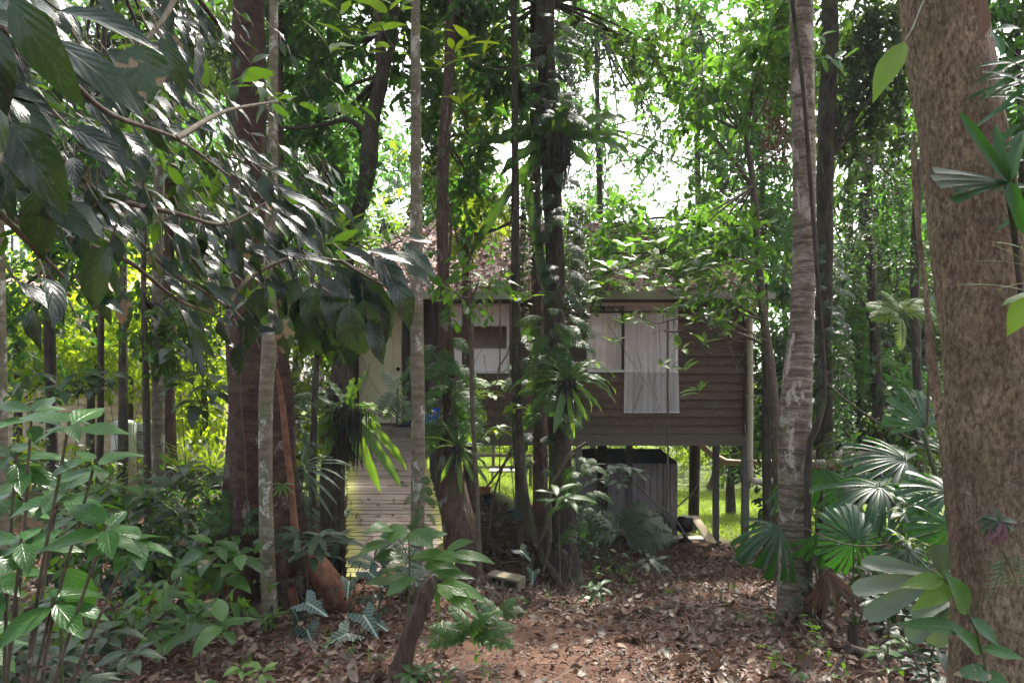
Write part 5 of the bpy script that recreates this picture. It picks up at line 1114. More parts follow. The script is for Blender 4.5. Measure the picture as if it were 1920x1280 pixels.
# lower left foreground: large-leaved shrub
big = [((60, 770), 6, .19), ((30, 850), 6, .2), ((130, 790), 4, .18), ((-10, 930), 5, .2), ((110, 920), 6, .21), ((200, 985), 7, .19), ((40, 1010), 6, .2), ((250, 1010), 4, .18), ((-20, 1080), 6, .22), ((100, 1120), 5, .19), ((-30, 1190), 6, .22), ((180, 860), 4, .17), ((70, 690), 0, .1)]
t = thing('large_leaved_shrub', 'shrub with large green oval leaves in the lower left corner', 'shrub', (hx(20, 2.5), 2.5, 0)); m = MB(); s = MB()
b0 = np.array([hx(-60, 2.4), 2.4, -.02])
for (q, n, L) in big:
    if not n: continue
    yy = 2.35 + rng.uniform(-.25, .35); c = P(q[0], q[1], yy); tube(s, [b0 + [rng.uniform(-.05, .25), 0, 0], (b0 + c) / 2 + [.04, 0, .05], c], [.008, .006, .004], 7, 12)
    L = L * .82; whorl(m, c, n + 2, L, L * .46, (.1, -.35, 1), (-.25, .3), 'acu', .5, .1, .14)
m.build('foliage', G['bigleaf'], t); s.build('stems', B['twig'], t)
t = thing('round_leaved_plant', 'single paddle-shaped bright green leaf on a stalk in the lower left', 'plant', (hx(150, 2.7), 2.7, 0)); m = MB()
leaves(m, 'ell', [P(122, 1065, 2.6)], [D2(305, -.1)], [(.1, -1, .35)], 100 * 2.6 / F, 60 * 2.6 / F, .3, .1, .03); m.build('leaf_blade', G['bigleaf'], t)
m = MB(); tube(m, [(hx(135, 2.7), 2.7, 0), P(115, 1250, 2.65), P(122, 1065, 2.6)], [.007, .006, .004], 6, 12); m.build('stem', B['stem'], t)

sap = [ # label, px, Y, tops, leaf px, aspect, mat
 ('leafy sapling with pale veined leaves left of the buttressed tree', 395, 5.6, [(400, 1020, 7), (450, 1035, 6), (365, 1060, 6), (420, 1075, 5)], 78, .42, 'sapling'),
 ('sapling with a hole-eaten leaf just left of the pale mottled slim trunk', 375, 4.9, [(370, 1150, 7), (420, 1165, 5), (330, 1180, 5)], 92, .4, 'sapling'),
 ('low sapling with drooping leaves under the far-left trunk', 285, 5.4, [(285, 1100, 6), (310, 1140, 5), (255, 1150, 5)], 70, .42, 'sapling'),
 ('dark glossy shrublet hiding the right buttress of the large tree', 575, 6.3, [(560, 995, 8), (600, 1000, 8), (535, 1020, 7), (585, 1030, 7), (635, 1005, 6), (515, 1000, 6)], 66, .3, 'epi'),
 ('thin dark-leaved sapling with a bare stem left of the mottled trunk', 283, 6.8, [(283, 930, 7), (265, 990, 6), (310, 1010, 6), (285, 1060, 6)], 58, .4, 'dark'),
 ('broad grey-green sapling in front of the gas cylinders', 250, 7.2, [(235, 905, 7), (190, 915, 6), (270, 930, 6), (160, 940, 5)], 70, .36, 'sapling'),
 ('sapling with long grey leaves right of the cylinders', 350, 7.0, [(350, 870, 7), (310, 900, 6), (390, 900, 6), (330, 960, 5)], 70, .36, 'epi'),
 ('shiny low sapling behind the large-leaved shrub', 160, 5.8, [(150, 960, 6), (200, 1000, 6), (110, 1010, 6)], 74, .4, 'sapling'),
 ('leafy sapling at the bottom left edge of the dead-leaf carpet', 210, 3.9, [(200, 1180, 7), (240, 1220, 6), (150, 1210, 6), (190, 1260, 6)], 82, .38, 'epi'),
 ('dense dark-green seedling clump at the very bottom left', 90, 3.3, [(60, 1190, 8), (110, 1230, 8), (20, 1240, 8), (150, 1270, 6)], 80, .36, 'epi'),
 ('small bright seedling at the bottom edge below the alocasia', 470, 4.2, [(450, 1250, 6), (490, 1255, 5)], 48, .36, 'bright'),
 ('small pale green seedling clump at the bottom edge near the leaning stump', 830, 4.1, [(800, 1250, 7), (840, 1262, 6), (770, 1262, 5)], 46, .36, 'fern'),
 ('tiny seedling at the foot of the mottled slim trunk', 506, 6.0, [(500, 1160, 6), (512, 1150, 5)], 36, .34, 'bright'),
 ('sapling with narrow bright leaves behind the block', 1120, 7.6, [(1125, 1095, 7), (1110, 1110, 5)], 46, .28, 'fern'),
 ('sapling of shiny small leaves over the left end of the ribbed shed', 1150, 10.2, [(1140, 880, 6), (1170, 872, 6), (1195, 885, 5), (1120, 895, 6), (1160, 900, 5), (1110, 870, 5)], 34, .5, 'pale'),
 ('slender sapling with long dark leaves against the central trunk', 1052, 8.3, [(1045, 925, 5), (1062, 930, 4)], 72, .26, 'fern'),
 ('light green leafy twigs rising in front of the boards left of the nest fern', 985, 9.0, [(920, 735, 5), (950, 715, 5), (935, 800, 6), (960, 760, 5), (905, 812, 4)], 34, .5, 'hedge'),
 ('dark seedling by the path before the stilts', 1215, 8.6, [(1215, 1045, 6), (1230, 1050, 5)], 44, .28, 'epi'),
 ('bushy sapling with mixed leaves at the foot of the young palm', 1700, 4.6, [(1640, 1120, 6), (1690, 1110, 6), (1720, 1150, 6), (1660, 1170, 5)], 52, .38, 'epi'),
 ('sapling with one yellowed leaf below the broad grey-green palm leaf', 1670, 4.3, [(1675, 1085, 5), (1700, 1200, 6), (1740, 1180, 6), (1650, 1215, 5)], 50, .42, 'sapling'),
 ('dark undergrowth sapling in the bottom right corner beside the giant trunk', 1760, 4.0, [(1760, 1215, 7), (1720, 1240, 7), (1780, 1150, 6), (1740, 1265, 6)], 60, .34, 'epi'),
 ('sapling with grey leaves in front of the fan palms', 1740, 5.3, [(1740, 930, 6), (1700, 945, 6), (1760, 965, 6), (1680, 920, 5)], 52, .34, 'sapling'),
 ('small bright sprout among the fan palms', 1715, 5.0, [(1715, 1012, 5), (1700, 1010, 4)], 36, .3, 'hedge'),
 ('dark leafy sapling behind the crooked fern tree', 560, 8.6, [(545, 760, 7), (580, 740, 7), (530, 800, 6), (560, 830, 6)], 58, .38, 'fern'),
 ('dark hanging-leaved sapling in front of the sunlit shrubs', 365, 7.6, [(345, 700, 6), (400, 720, 6), (375, 750, 6), (330, 650, 5)], 70, .44, 'dark'),
 ('leafy sapling in front of the cream outbuilding', 110, 8.6, [(60, 700, 7), (20, 720, 7), (120, 720, 7), (150, 690, 6), (90, 740, 6)], 60, .42, 'canopy'),
 ('dark-leaved sapling between the two thin left trunks', 235, 8.8, [(200, 700, 7), (165, 715, 6)], 56, .4, 'dark'),
]
for i, (lb, px, Y, tops, Lp, asp, mt) in enumerate(sap):
    Lp = Lp * .85; tops = [(q[0], q[1], q[2] + 2) for q in tops]
    sapling(lb, px, Y, tops, Lp * Y / F, asp, mt, bend=.7 if mt != 'dark' else 1.1, leaf='acu' if Lp > 60 else 'mid')

# bright sprig against the leaning giant
t = thing('bright_sprig', 'bright green sprig in front of the foot of the leaning giant', 'sapling', (hx(1850, 2.9), 2.9, 0)); m = MB(); s = MB(); m2 = MB()
Y = 2.9
for (a, b, w_, lit) in (((1770, 1085), (1698, 1092), 34, 1), ((1790, 1095), (1718, 1135), 36, 1), ((1815, 1150), (1790, 1080), 52, 0), ((1822, 1158), (1878, 1205), 30, 0), ((1810, 1180), (1698, 1160), 34, 0), ((1840, 1225), (1800, 1175), 36, 0), ((1842, 1215), (1920, 1228), 26, 0), ((1845, 1262), (1900, 1290), 34, 0), ((1860, 1262), (1800, 1258), 34, 0), ((1770, 1085), (1757, 1068), 10, 1)):
    A = P(a[0], a[1], Y); Bq = P(b[0], b[1], Y - .05); L = np.linalg.norm(Bq - A); leaves(m if not lit else m2, 'acu', [A], [Bq - A], [(0, -.75, .65)], L * 1.05, w_ * Y / F, .35, .16, .08)
m.build('foliage', G['bigleaf'], t); m2.build('young_leaves', G['bright'], t)
tube(s, [P(1870, 1500, Y), P(1858, 1330, Y), P(1840, 1215, Y), P(1815, 1150, Y), P(1770, 1085, Y), P(1715, 1055, Y)], [.007, .006, .005, .004, .003, .002], 6, 30); s.build('stem', B['stem'], t)

# drooping palm seedling beside the ramp foot
t = thing('palm_seedling', 'drooping fishtail palm seedling in front of the foot of the ramp', 'palm', (hx(765, 4.7), 4.7, gz(hx(765, 4.7), 4.7))); m = MB(); s = MB(); Y = 4.7
stem0 = np.array([hx(765, Y), Y, gz(hx(765, Y), Y)])
fl = [((765, 1000), (718, 1008), 40), ((765, 1000), (795, 1022), 48), ((758, 1040), (715, 1050), 30), ((770, 1045), (835, 1058), 30), ((800, 1045), (862, 1062), 26), ((795, 1060), (850, 1075), 30), ((760, 1050), (728, 1080), 26), ((740, 990), (700, 1000), 30), ((845, 1040), (915, 1060), 24), ((835, 1035), (872, 1020), 22), ((820, 1095), (870, 1150), 36), ((820, 1095), (895, 1130), 32), ((800, 1090), (838, 1170), 34), ((770, 1085), (700, 1100), 30), ((780, 1085), (730, 1118), 28), ((800, 1080), (870, 1090), 24), ((740, 1015), (690, 1040), 26), ((790, 1010), (830, 1005), 22)]
for (a, b, w_) in fl:
    A = P(a[0], a[1], Y + rng.normal(0, .08)); Bq = P(b[0], b[1], Y - .1 + rng.normal(0, .08)); L = np.linalg.norm(Bq - A); leaves(m, 'acu', [A], [Bq - A + [0, 0, L * .35]], [(0, -.6, .8)], L * 1.25, w_ * 1.1 * Y / F, .8, .12, .12)
    tube(s, [P(768, 1085 if a[1] > 1060 else 1050, Y), A], [.004, .002], 4, 4)
m.build('foliage', G['sapling'], t); tube(s, [stem0, P(766, 1150, Y), P(768, 1050, Y), P(765, 1000, Y)], [.008, .007, .006, .004], 6, 16); s.build('stem', B['stem'], t)

# small feathery palms and ferns on the ground
fern('feather_palm', 'little feather palm with one sunlit yellow frond before the ribbed shed', P(1165, 1000, 9.8), [(20, -.3, 100, .9, 48), (45, -.1, 90, 1., 46), (70, .1, 80, .8, 40), (150, -.3, 80, 1.1, 44), (5, -.4, 80, .8, 44), (120, 0, 80, .9, 40)], 'epi', 'palm', npair=15, pw=.12)
fern('ground_fern', 'pale feathery fern at the bottom left of the bare path', P(880, 1190, 4.8), [(30, -.3, 90, .9, 24), (150, -.3, 80, .9, 24), (60, -.2, 80, 1.1, 22), (100, -.3, 70, 1., 22), (5, -.4, 90, .7, 22), (175, -.4, 80, .8, 22), (80, -.6, 60, 1., 22)], 'sapling', npair=15, pw=.32)
fern('ground_fern', 'fresh green fern sprig just below the hollow concrete block', P(935, 1150, 6.5), [(20, -.3, 50, .8, 20), (60, -.3, 45, .9, 18), (130, -.3, 50, .8, 20), (170, -.3, 45, .8, 18)], 'fern', npair=9, pw=.32)
fern('ground_fern', 'silvery spreading ferns between the buttress root and the ramp foot', P(705, 1060, 6.9), [(10, -.1, 100, .9, 26), (150, 0, 60, .9, 26), (40, -.1, 90, 1., 26), (90, 0, 70, 1.1, 24), (-10, -.2, 110, .6, 26), (65, 0, 80, 1., 24)], 'pale', npair=16, pw=.22)
fern('ground_fern', 'dark fern between the mottled trunk and the large-leaved shrub', P(440, 990, 6.9), [(20, -.3, 80, .9, 24), (60, -.1, 80, .9, 24), (130, -.2, 80, .9, 24), (160, -.3, 80, .8, 24), (95, 0, 80, .7, 24)], 'fern', npair=16)
fern('hanging_fern', 'hanging fern with curved narrow leaflets on the foot of the leaning giant', P(1880, 1030, 2.85), [(262, -.12, 105, .35, 42), (290, -.1, 80, .5, 46)], 'pale', 'fern', npair=9, pw=.09)
fern('hanging_fern', 'fern fronds hanging in the bright gap above the roof right of the drooping-leaved tree', P(905, 360, 9.6), [(300, -.1, 90, .5, 30), (330, 0, 90, .7, 30), (270, 0, 80, .3, 28), (240, 0, 80, .6, 28), (350, .1, 80, .8, 28)], 'yellowish', npair=16)
fern('hanging_fern', 'curved fern fronds in front of the cream door', P(745, 735, 7.6), [(240, -.1, 60, .5, 26), (285, -.2, 60, .6, 26), (200, 0, 60, .8, 22), (110, 0, 50, .7, 22)], 'pale', npair=12)
fern('green_palm', 'bright feathery palm deep in the gap right of the dark straight trunk', P(1690, 590, 11.), [(100, 0, 60, .9, 30), (140, -.2, 70, 1., 30), (60, 0, 60, 1., 30), (20, -.2, 70, .9, 30), (170, -.2, 60, .8, 28), (270, -.3, 70, .3, 30)], 'bright', 'palm', npair=14)

# dead fan fronds and grassy tufts at the banded tree
t = thing('dead_palm_frond', 'brown dead palm frond hanging beside the foot of the banded grey tree', 'dead frond', P(1560, 1165, 6.1))
m = MB(); hub = P(1548, 1075, 6.2)
leaves(m, 'strap', hub + rv(15, .012), [D2(a, rng.normal(-.15, .15)) for a in np.linspace(245, 322, 15)], np.array([0, -.9, .3]) + rv(15, .25), rng.uniform(75, 115, 15) * 6.1 / F, rng.uniform(.02, .05, 15), rng.uniform(.1, 1.3, 15), .6, .3)
m.build('frond', G['dead'], t)
def tuft(label, px, py, Y, n, Lp, mat, W=.012, up=.6):
    c = P(px, py, Y); t = thing('grassy_tuft', label, 'tuft', c); m = MB(); a = rng.random(n) * 6.28
    D = np.stack([np.cos(a), np.sin(a) * .8 - .2, rng.uniform(up - .5, up + .5, n)], -1); leaves(m, 'grass', np.repeat(c[None], n, 0), D, [0, 0, 1.], Lp * Y / F * rng.uniform(.6, 1.1, n), W, rng.uniform(.7, 1.8, n), .3); m.build('blades', G[mat], t)
tuft('silvery grassy tuft growing on the foot of the banded grey tree', 1486, 1090, 6.35, 34, 60, 'pale')
tuft('second grassy tuft below the silvery one on the banded tree foot', 1492, 1130, 6.3, 24, 44, 'pale', .01)
tuft('straw-coloured grassy tuft on the litter left of the banded tree', 1425, 1185, 6.2, 34, 62, 'dead', .01, .3)
for i, (px, py, lb) in enumerate(((395, 900, 'upright grassy blades in sunlight beyond the smooth red-brown trunk'), (350, 905, 'tall lily-like blades just right of the dusty-brown trunk'), (440, 930, 'bright upright blades against the buttressed tree'))):
    tuft(lb, px, py, 9.5, 30, 150, 'yellowish', .03, 1.8)

# arrow-leaved plants with white veins
def arrow_template():
    rows, U, V, Wd, fa = 14, [], [], [], []
    vs = np.linspace(-.34, 1, rows); pts = []
    for sg in (-1, 1):
        for v in vs:
            inn = 0.0 if v >= 0 else .30 * (-v / .34) ** .8
            out = .30 * (1 - v) ** .8 * (1 + .25 * math.sin(v * 16)) if v >= 0 else inn + (.33 - .0 * v) * max(0.02, 1 - (-v / .34) ** 1.4) * .95
            for k in range(4): pts.append((sg * (inn + (out - inn) * k / 3), v, sg, k / 3))
    f = []
    for s_ in range(2):
        for r in range(rows - 1):
            for k in range(3): a = s_ * rows * 4 + r * 4 + k; f.append((a, a + 1, a + 5, a + 4))
    return np.array(pts), np.array(f)
AT, AF = arrow_template()
def arrow_leaf(m, tip0, tip1, L, nn):
    d = nrm((tip1 - tip0)[None])[0]; s = np.cross(d, nn); s /= np.linalg.norm(s); n2 = np.cross(s, d)
    a = .5 * AT[:, 1]; y = np.sin(a) / .5 * L; z = -(1 - np.cos(a)) / .5 * L + np.abs(AT[:, 0]) * .12 * L
    V = tip0 + d * y[:, None] + s * (AT[:, 0] * L * 1.15)[:, None] + n2 * z[:, None]
    m.add(V, AF, np.stack([AT[:, 0] * 1.1 + .5, AT[:, 1]], -1))
for lb, px, Y, lv in (('arrow-leaved plant with white veins in front of the right buttress', 590, 5.9, [((572, 1128), (622, 1152), 60), ((575, 1178), (590, 1215), 58), ((560, 1165), (548, 1130), 40)]),
                      ('arrow-leaved plant with white veins between the buttress and the leaning stump', 680, 5.7, [((655, 1185), (612, 1205), 62), ((680, 1150), (712, 1195), 60), ((700, 1165), (735, 1180), 44)]),
                      ('upright arrow-leaved plant standing behind the other two', 655, 6.6, [((655, 1088), (650, 1122), 40), ((690, 1070), (722, 1098), 50), ((740, 1085), (790, 1090), 52)]),
                      ('small arrow-leaved plant by the central trunk foot', 985, 8.6, [((975, 1030), (1000, 1050), 34), ((1000, 1070), (998, 1098), 30)])):
    x = hx(px, Y); t = thing('arrow_leaf_plant', lb, 'arrow-leaf plant', (x, Y, gz(x, Y)), 'white-veined arrow-leaf plants'); s = MB()
    for (a, b, Lp) in lv:
        A = P(a[0], a[1], Y - .1); Bq = P(b[0], b[1], Y - .3); m = MB(); arrow_leaf(m, A, Bq, Lp * Y / F, np.array([.1, -.75, .65])); m.build('leaf_blade', G['aloc'], t)
        tube(s, [(x, Y, gz(x, Y)), ((x + A[0]) / 2, Y, A[2] + .03), A], [.006, .005, .003], 5, 10)
    s.build('stems', B['stem'], t)

# leaning stump and fallen wood
t = thing('leaning_stump', 'reddish-brown broken stump leaning in the foreground', 'stump', (hx(745, 4.2), 4.2, 0)); m = MB(); q, r = pxp([(726, 1330, 21), (748, 1265, 18), (765, 1200, 15), (788, 1140, 17), (803, 1098, 17), (818, 1078, 7)], 4.2)
tube(m, q, r, 36, 90, .3, seed=4, caps=True); tube(m, [q[3], q[3] + [-.03, -.01, .07], q[3] + [-.035, 0, .15]], [.03, .018, .004], 8, 10, .2); tube(m, [q[2], q[2] + [.05, -.02, .03], q[2] + [.09, -.02, .09]], [.02, .013, .004], 8, 10, .2); m.build('stump', B['red'], t)
def log(label, a, b, Y, r, mat='dark'):
    A, Bq = P(a[0], a[1], Y), P(b[0], b[1], Y + .4); t = thing('fallen_log', label, 'log', (A + Bq) / 2); m = MB(); tube(m, [A, (A + Bq) / 2 + rv(1, .03)[0], Bq], [r, r * .95, r * .8], 14, 24, .08, seed=3, caps=True); m.build('log', B[mat], t)
log('dark fallen log lying behind the fan palms', (1540, 925), (1730, 955), 8.2, .09); log('pale fallen pole just behind the dark log', (1490, 872), (1700, 868), 11., .07, 'pale')
log('upper pale fallen pole in the right undergrowth', (1470, 850), (1640, 852), 13., .07, 'pale'); log('thin brown stick log at the foot of the silvery ferns', (640, 1195), (760, 1200), 5.6, .025, 'red')
log('short rotten log at the edge of the litter near the bottom right', (1590, 1215), (1720, 1225), 4.6, .03, 'dark')
for px, h, lb in ((1030, .14, 'short dead stub left of the central trunk foot'), (965, .16, 'taller dead stub near the concrete block'), (935, .18, 'thick dead stub behind the concrete block')):
    x = hx(px - 5, 9.0); g = gz(x, 9.0); t = thing('dead_stub', lb, 'stub', (x, 9, g)); m = MB(); tube(m, [(x, 9, g - .03), (x + .01, 9, g + h * .6), (x + .03, 8.98, g + h)], [.05, .035, .018], 10, 12, .2, seed=px, caps=True); m.build('wood', B['dark'], t)
# fine hanging twigs and dead stems through the middle storey
n = 420; px = rng.uniform(-50, 1800, n); py = rng.uniform(-40, 800, n); Yt = rng.uniform(7.6, 12.4, n); m = MB()
for i in range(n):
    a = P(px[i], py[i], Yt[i]); l = rng.uniform(.25, 1.1); d = nrm(rv(1, .5) + [0, 0, -1.])[0] if i % 3 else nrm(rv(1))[0]
    tube(m, [a, a + d * l * .5 + rv(1, .06)[0] * l, a + d * l + rv(1, .08)[0]], [.0045, .003, .0015], 4, 7)
tag(m.build('hanging_twigs', B['twig']), kind='stuff')
# brush pile of sticks and dry fronds left of the central trunks
n = 420; x = rng.normal(hx(930, 10.6), .55, n); y = rng.normal(10.7, .55, n); A = np.stack([x, y, gh(x, y) + rng.random(n) * .3], -1); l = rng.uniform(.15, .8, n); th = rng.uniform(0, 6.28, n)
m = MB(); sticks(m, A, A + np.stack([np.cos(th) * l, np.sin(th) * l, rng.normal(.05, .22, n)], -1), rng.uniform(.004, .014, n), .003, 5); o = tag(m.build('brush_pile', B['dark']), kind='stuff')

# leaves drifted against the feet of trunks
def drifts():
    m = MB()
    for (x, y, r) in ROOTS + [(hx(495, 7.2), 7.2, .5), (hx(745, 4.2), 4.2, .06), (hx(1905, 3.4), 3.4, .3)]:
        if y > 13: continue
        n = 170; a = rng.random(n) * 6.28; d = r + np.abs(rng.normal(0, .14, n)); X = x + np.cos(a) * d; Yv = y + np.sin(a) * d
        O = np.stack([X, Yv, gh(X, Yv) + .09 * np.exp(-(d - r) / .12) * rng.random(n) + .01], -1)
        D = np.stack([-np.cos(a), -np.sin(a), rng.uniform(-.3, .9, n)], -1) + rv(n, .5)
        leaves(m, 'mid', O, D, nrm(np.stack([np.cos(a) * .5, np.sin(a) * .5, np.ones(n)], -1) + rv(n, .4)), rng.uniform(.05, .13, n), rng.uniform(.02, .055, n), rng.uniform(-1.5, 1.5, n), rng.uniform(-.3, 1, n), .2)
    tag(m.build('drifted_leaves', G['litter']), kind='stuff')
drifts()

# ground cover masses
def cover(name, specs, mat, L, leafk='mid'):
    m = MB()
    for (px, py, rx, rz, n, Y) in specs:
        c = P(px, py, Y); cloud(m, c, (rx * Y / F, .5, rz * Y / F), n, L, L * .42, leafk, nb=14, clump=.4, flat=1., droop=.2, per=6)
    tag(m.build(name, G[mat]), kind='stuff')
cover('leafy_ground_cover', [(300, 940, 130, 50, 300, 7.8), (120, 960, 120, 50, 300, 7.4), (420, 1000, 60, 50, 200, 7.2), (200, 1050, 120, 30, 220, 6.0), (350, 1110, 90, 25, 160, 5.4), (60, 1150, 90, 40, 160, 4.6)], 'sapling', .1)
cover('ground_cover', [(80, 900, 130, 50, 420, 9.5), (240, 960, 120, 45, 420, 8.6), (380, 930, 80, 60, 360, 9.2), (300, 1000, 130, 45, 420, 7.4), (130, 1010, 130, 50, 420, 7.0), (390, 1010, 60, 40, 220, 7.6), (580, 980, 60, 60, 260, 9.4), (240, 1060, 120, 30, 260, 6.2)], 'epi', .12)
cover('path_edge_seedlings', [(880, 1215, 60, 10, 60, 4.5), (1000, 1130, 90, 8, 50, 7.2), (1180, 1090, 90, 8, 70, 8.2), (1330, 1100, 60, 8, 40, 7.8), (620, 1240, 120, 10, 70, 4.4), (1560, 1230, 90, 12, 90, 4.4), (1440, 1160, 40, 8, 36, 6.3)], 'sapling', .05)
cover('flanking_undergrowth', [(px, py, 120, 130, 420, Y) for px, py, Y in ((2080, 800, 9.), (2250, 760, 10.), (2150, 560, 12.), (2350, 700, 13.), (2020, 980, 7.), (2200, 1000, 7.5), (-180, 800, 9.), (-330, 780, 10.), (-260, 560, 12.), (-160, 980, 7.5), (-350, 1000, 8.), (2080, 300, 13.), (2300, 350, 14.), (-200, 300, 13.), (-380, 400, 12.))], 'canopy', .12)
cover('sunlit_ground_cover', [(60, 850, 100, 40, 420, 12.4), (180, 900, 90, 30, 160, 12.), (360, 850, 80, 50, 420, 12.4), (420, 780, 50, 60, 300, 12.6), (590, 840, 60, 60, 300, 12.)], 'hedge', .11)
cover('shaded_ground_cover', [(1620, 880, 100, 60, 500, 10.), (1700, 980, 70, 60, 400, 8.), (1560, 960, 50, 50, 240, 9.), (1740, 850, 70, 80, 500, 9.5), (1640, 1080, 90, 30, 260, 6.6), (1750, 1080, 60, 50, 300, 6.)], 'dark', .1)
cover('creeping_ground_cover', [(1090, 980, 50, 60, 320, 9.6), (1130, 1030, 40, 30, 160, 9.3), (720, 1110, 60, 20, 100, 6.6)], 'epi', .07)

# ------------------------------------------------------------------ tree with drooping glossy leaves, upper left
def overhang():
    t = thing('drooping_leaved_tree', 'tree with big drooping dark glossy leaves filling the upper left', 'tree', (-2.3, 1.9, 0)); m = MB(); s = MB()
    tr = MB(); tube(tr, [(-2.4, 1.9, -.05), (-2.35, 1.95, 1.4), (-2.25, 1.9, 2.6), (-2.1, 2.0, 4.2)], [.11, .09, .07, .04], 16, 60, .06); tr.build('trunk', B['twig'], t)
    top = np.array([-2.25, 1.9, 2.3])
    # branches as picture paths with depth
    paths = [[(-120, 120, 1.5), (60, 250, 1.6), (190, 370, 1.8), (250, 440, 1.9), (315, 505, 2.), (380, 545, 2.1), (425, 575, 2.2)],
             [(190, 370, 1.8), (330, 400, 2.), (420, 420, 2.2), (500, 380, 2.3)],
             [(-60, 20, 1.3), (80, 100, 1.35), (200, 210, 1.5), (330, 260, 1.8), (430, 330, 2.1)],
             [(345, -40, 1.9), (310, 30, 1.8), (260, 90, 1.7), (180, 180, 1.6)], [(345, -40, 1.9), (420, 60, 2.2), (470, 120, 2.4)],
             [(150, 455, 1.9), (240, 490, 2.), (330, 560, 2.1), (400, 590, 2.15)], [(-100, 300, 1.3), (30, 430, 1.4), (120, 520, 1.5)],
             [(425, 575, 2.2), (470, 520, 2.35), (560, 480, 2.5), (640, 490, 2.55), (700, 475, 2.6), (755, 450, 2.6)], [(640, 490, 2.55), (690, 520, 2.5), (740, 545, 2.5)], [(330, 260, 1.8), (420, 210, 2.1), (520, 190, 2.4)]]
    for p in paths:
        q = np.array([P(*x) for x in p]); k = len(p); tube(s, q, np.linspace(.008, .003, k), 7, k * 6, .1)
    wide = MB(); A = top; 
    for e in (P(-120, 120, 1.5), P(-60, 20, 1.3), P(345, -40, 1.9), P(-100, 300, 1.3), P(150, 455, 1.9)): tube(s, [top + [0, 0, rng.uniform(-.3, .6)], (top + e) / 2 + [0, 0, .1], e], [.017, .013, .009], 7, 16, .15)
    O, D, N, L, W = [], [], [], [], []
    def put(px, py, Y, ang, dep, Lp, asp=.4, face=None):
        O.append(P(px, py, Y)); D.append(D2(-ang, dep)); L.append(Lp * Y / F); W.append(Lp * Y / F * asp)
        N.append(face if face is not None else (rng.normal(.35, .4), rng.normal(-.45, .5), rng.normal(.65, .3)))
    # scattered along a diagonal sweep
    k = 0
    while k < 400:
        px, py = rng.uniform(-60, 620), rng.uniform(-60, 640)
        lim = 600 if px < 330 else 640 - (px - 330) * .05
        if py > lim: continue
        if px > 440 and py < 300 - (620 - px) * .1 and rng.random() < .85: continue
        if px > 330 and py < 160 and rng.random() < .5: continue
        if px < 130 and py > 430 and rng.random() < .75: continue
        if py > 500 and rng.random() < .5: continue
        if px < 300 and py > 400 and rng.random() < .5: continue
        if math.sin(px * .021 + py * .013) + math.sin(py * .027 - px * .011) < -.55: continue
        Y = 1.3 + 1.25 * np.clip(px / 520, 0, 1) + rng.uniform(-.15, .35)
        Lp = .108 * F / Y * rng.uniform(.5, 1.2)
        put(px, py, Y, rng.normal(36, 16), rng.normal(-.05, .3), Lp, rng.uniform(.24, .4)); k += 1
    for _ in range(22):      # leaves hanging straight down
        px, py = rng.uniform(60, 560), rng.uniform(300, 600); Y = 1.4 + 1.0 * px / 520
        put(px, py, Y, rng.normal(85, 12), -.1,   .12 * F / Y * rng.uniform(.6, .95), .46, (rng.normal(0, .5), -1, .25))
    for _ in range(620):      # further, smaller leaves of the same sweep
        px, py = rng.uniform(-20, 640), rng.uniform(-40, 640)
        if px < 320 and py > 330 + rng.uniform(-60, 120): continue
        if px > 470 and py < 270 and rng.random() < .8: continue
        if math.sin(px * .019 + py * .015 + 1) + math.sin(py * .023 - px * .013) < -.35: continue
        Y = rng.uniform(2.3, 3.4); put(px, py, Y, rng.normal(38, 20), rng.normal(0, .3), .1 * F / Y * rng.uniform(.6, 1.25), rng.uniform(.26, .42))
    # big named leaves
    for a in ((20, -10, 1.0, 62, 0, 230, .34), (95, 75, 1.1, 28, .1, 200, .36), (-10, 130, 1., 95, 0, 190, .5), (20, 230, 1.1, 55, -.1, 190, .48), (255, 85, 1.5, 75, 0, 105, .9), (130, 240, 1.3, 20, .1, 130, .4), (100, 385, 1.5, 12, .2, 105, .6), (75, 350, 1.4, 95, 0, 150, .42), (205, 460, 1.6, 118, -.1, 150, .42), (165, 400, 1.6, 160, 0, 90, .6), (110, 20, 1.2, 5, .1, 190, .28), (300, 70, 1.7, 60, .1, 110, .35), (-30, 40, .95, 80, 0, 170, .5)):
        put(*a, face=(rng.normal(.2, .2), -.8, .6))
    # right-hand cluster
    for (px, py, ang, Lp, asp) in ((640, 500, 60, 150, .5), (585, 535, 85, 105, .5), (560, 520, 110, 110, .5), (620, 520, 75, 120, .5), (660, 510, 50, 150, .42), (700, 480, 45, 130, .42), (735, 470, 30, 110, .36), (700, 545, 70, 110, .45), (680, 560, 80, 120, .46), (655, 570, 85, 130, .45), (620, 600, 88, 95, .46), (730, 520, 52, 115, .42), (640, 470, 10, 110, .36), (590, 480, 185, 80, .35), (560, 560, 100, 90, .5), (520, 470, 5, 110, .3), (690, 470, 5, 90, .32), (755, 450, -10, 60, .35), (755, 455, 40, 90, .36), (610, 570, 95, 110, .44), (540, 590, 100, 90, .46), (650, 620, 85, 70, .46), (690, 600, 70, 90, .44), (575, 600, 80, 85, .45), (500, 540, 120, 90, .5), (470, 580, 95, 80, .5), (455, 640, 100, 60, .46), (440, 650, 80, 55, .46), (530, 360, 15, 120, .25), (500, 375, 22, 130, .25), (520, 400, 30, 110, .25), (480, 345, 5, 100, .22), (540, 420, 35, 90, .3), (495, 430, 50, 110, .4)):
        put(px, py, 2.5 + rng.uniform(-.12, .12), ang, rng.normal(-.1, .15), Lp, asp, (rng.normal(.25, .25), -.7, .7))
    O, D, N, L, W = map(np.array, (O, D, N, L, W)); n = len(O)
    leaves(m, 'acu', O, D, N, L, W, rng.uniform(.2, 1.2, n), rng.uniform(.05, .35, n), .14, wk=11)
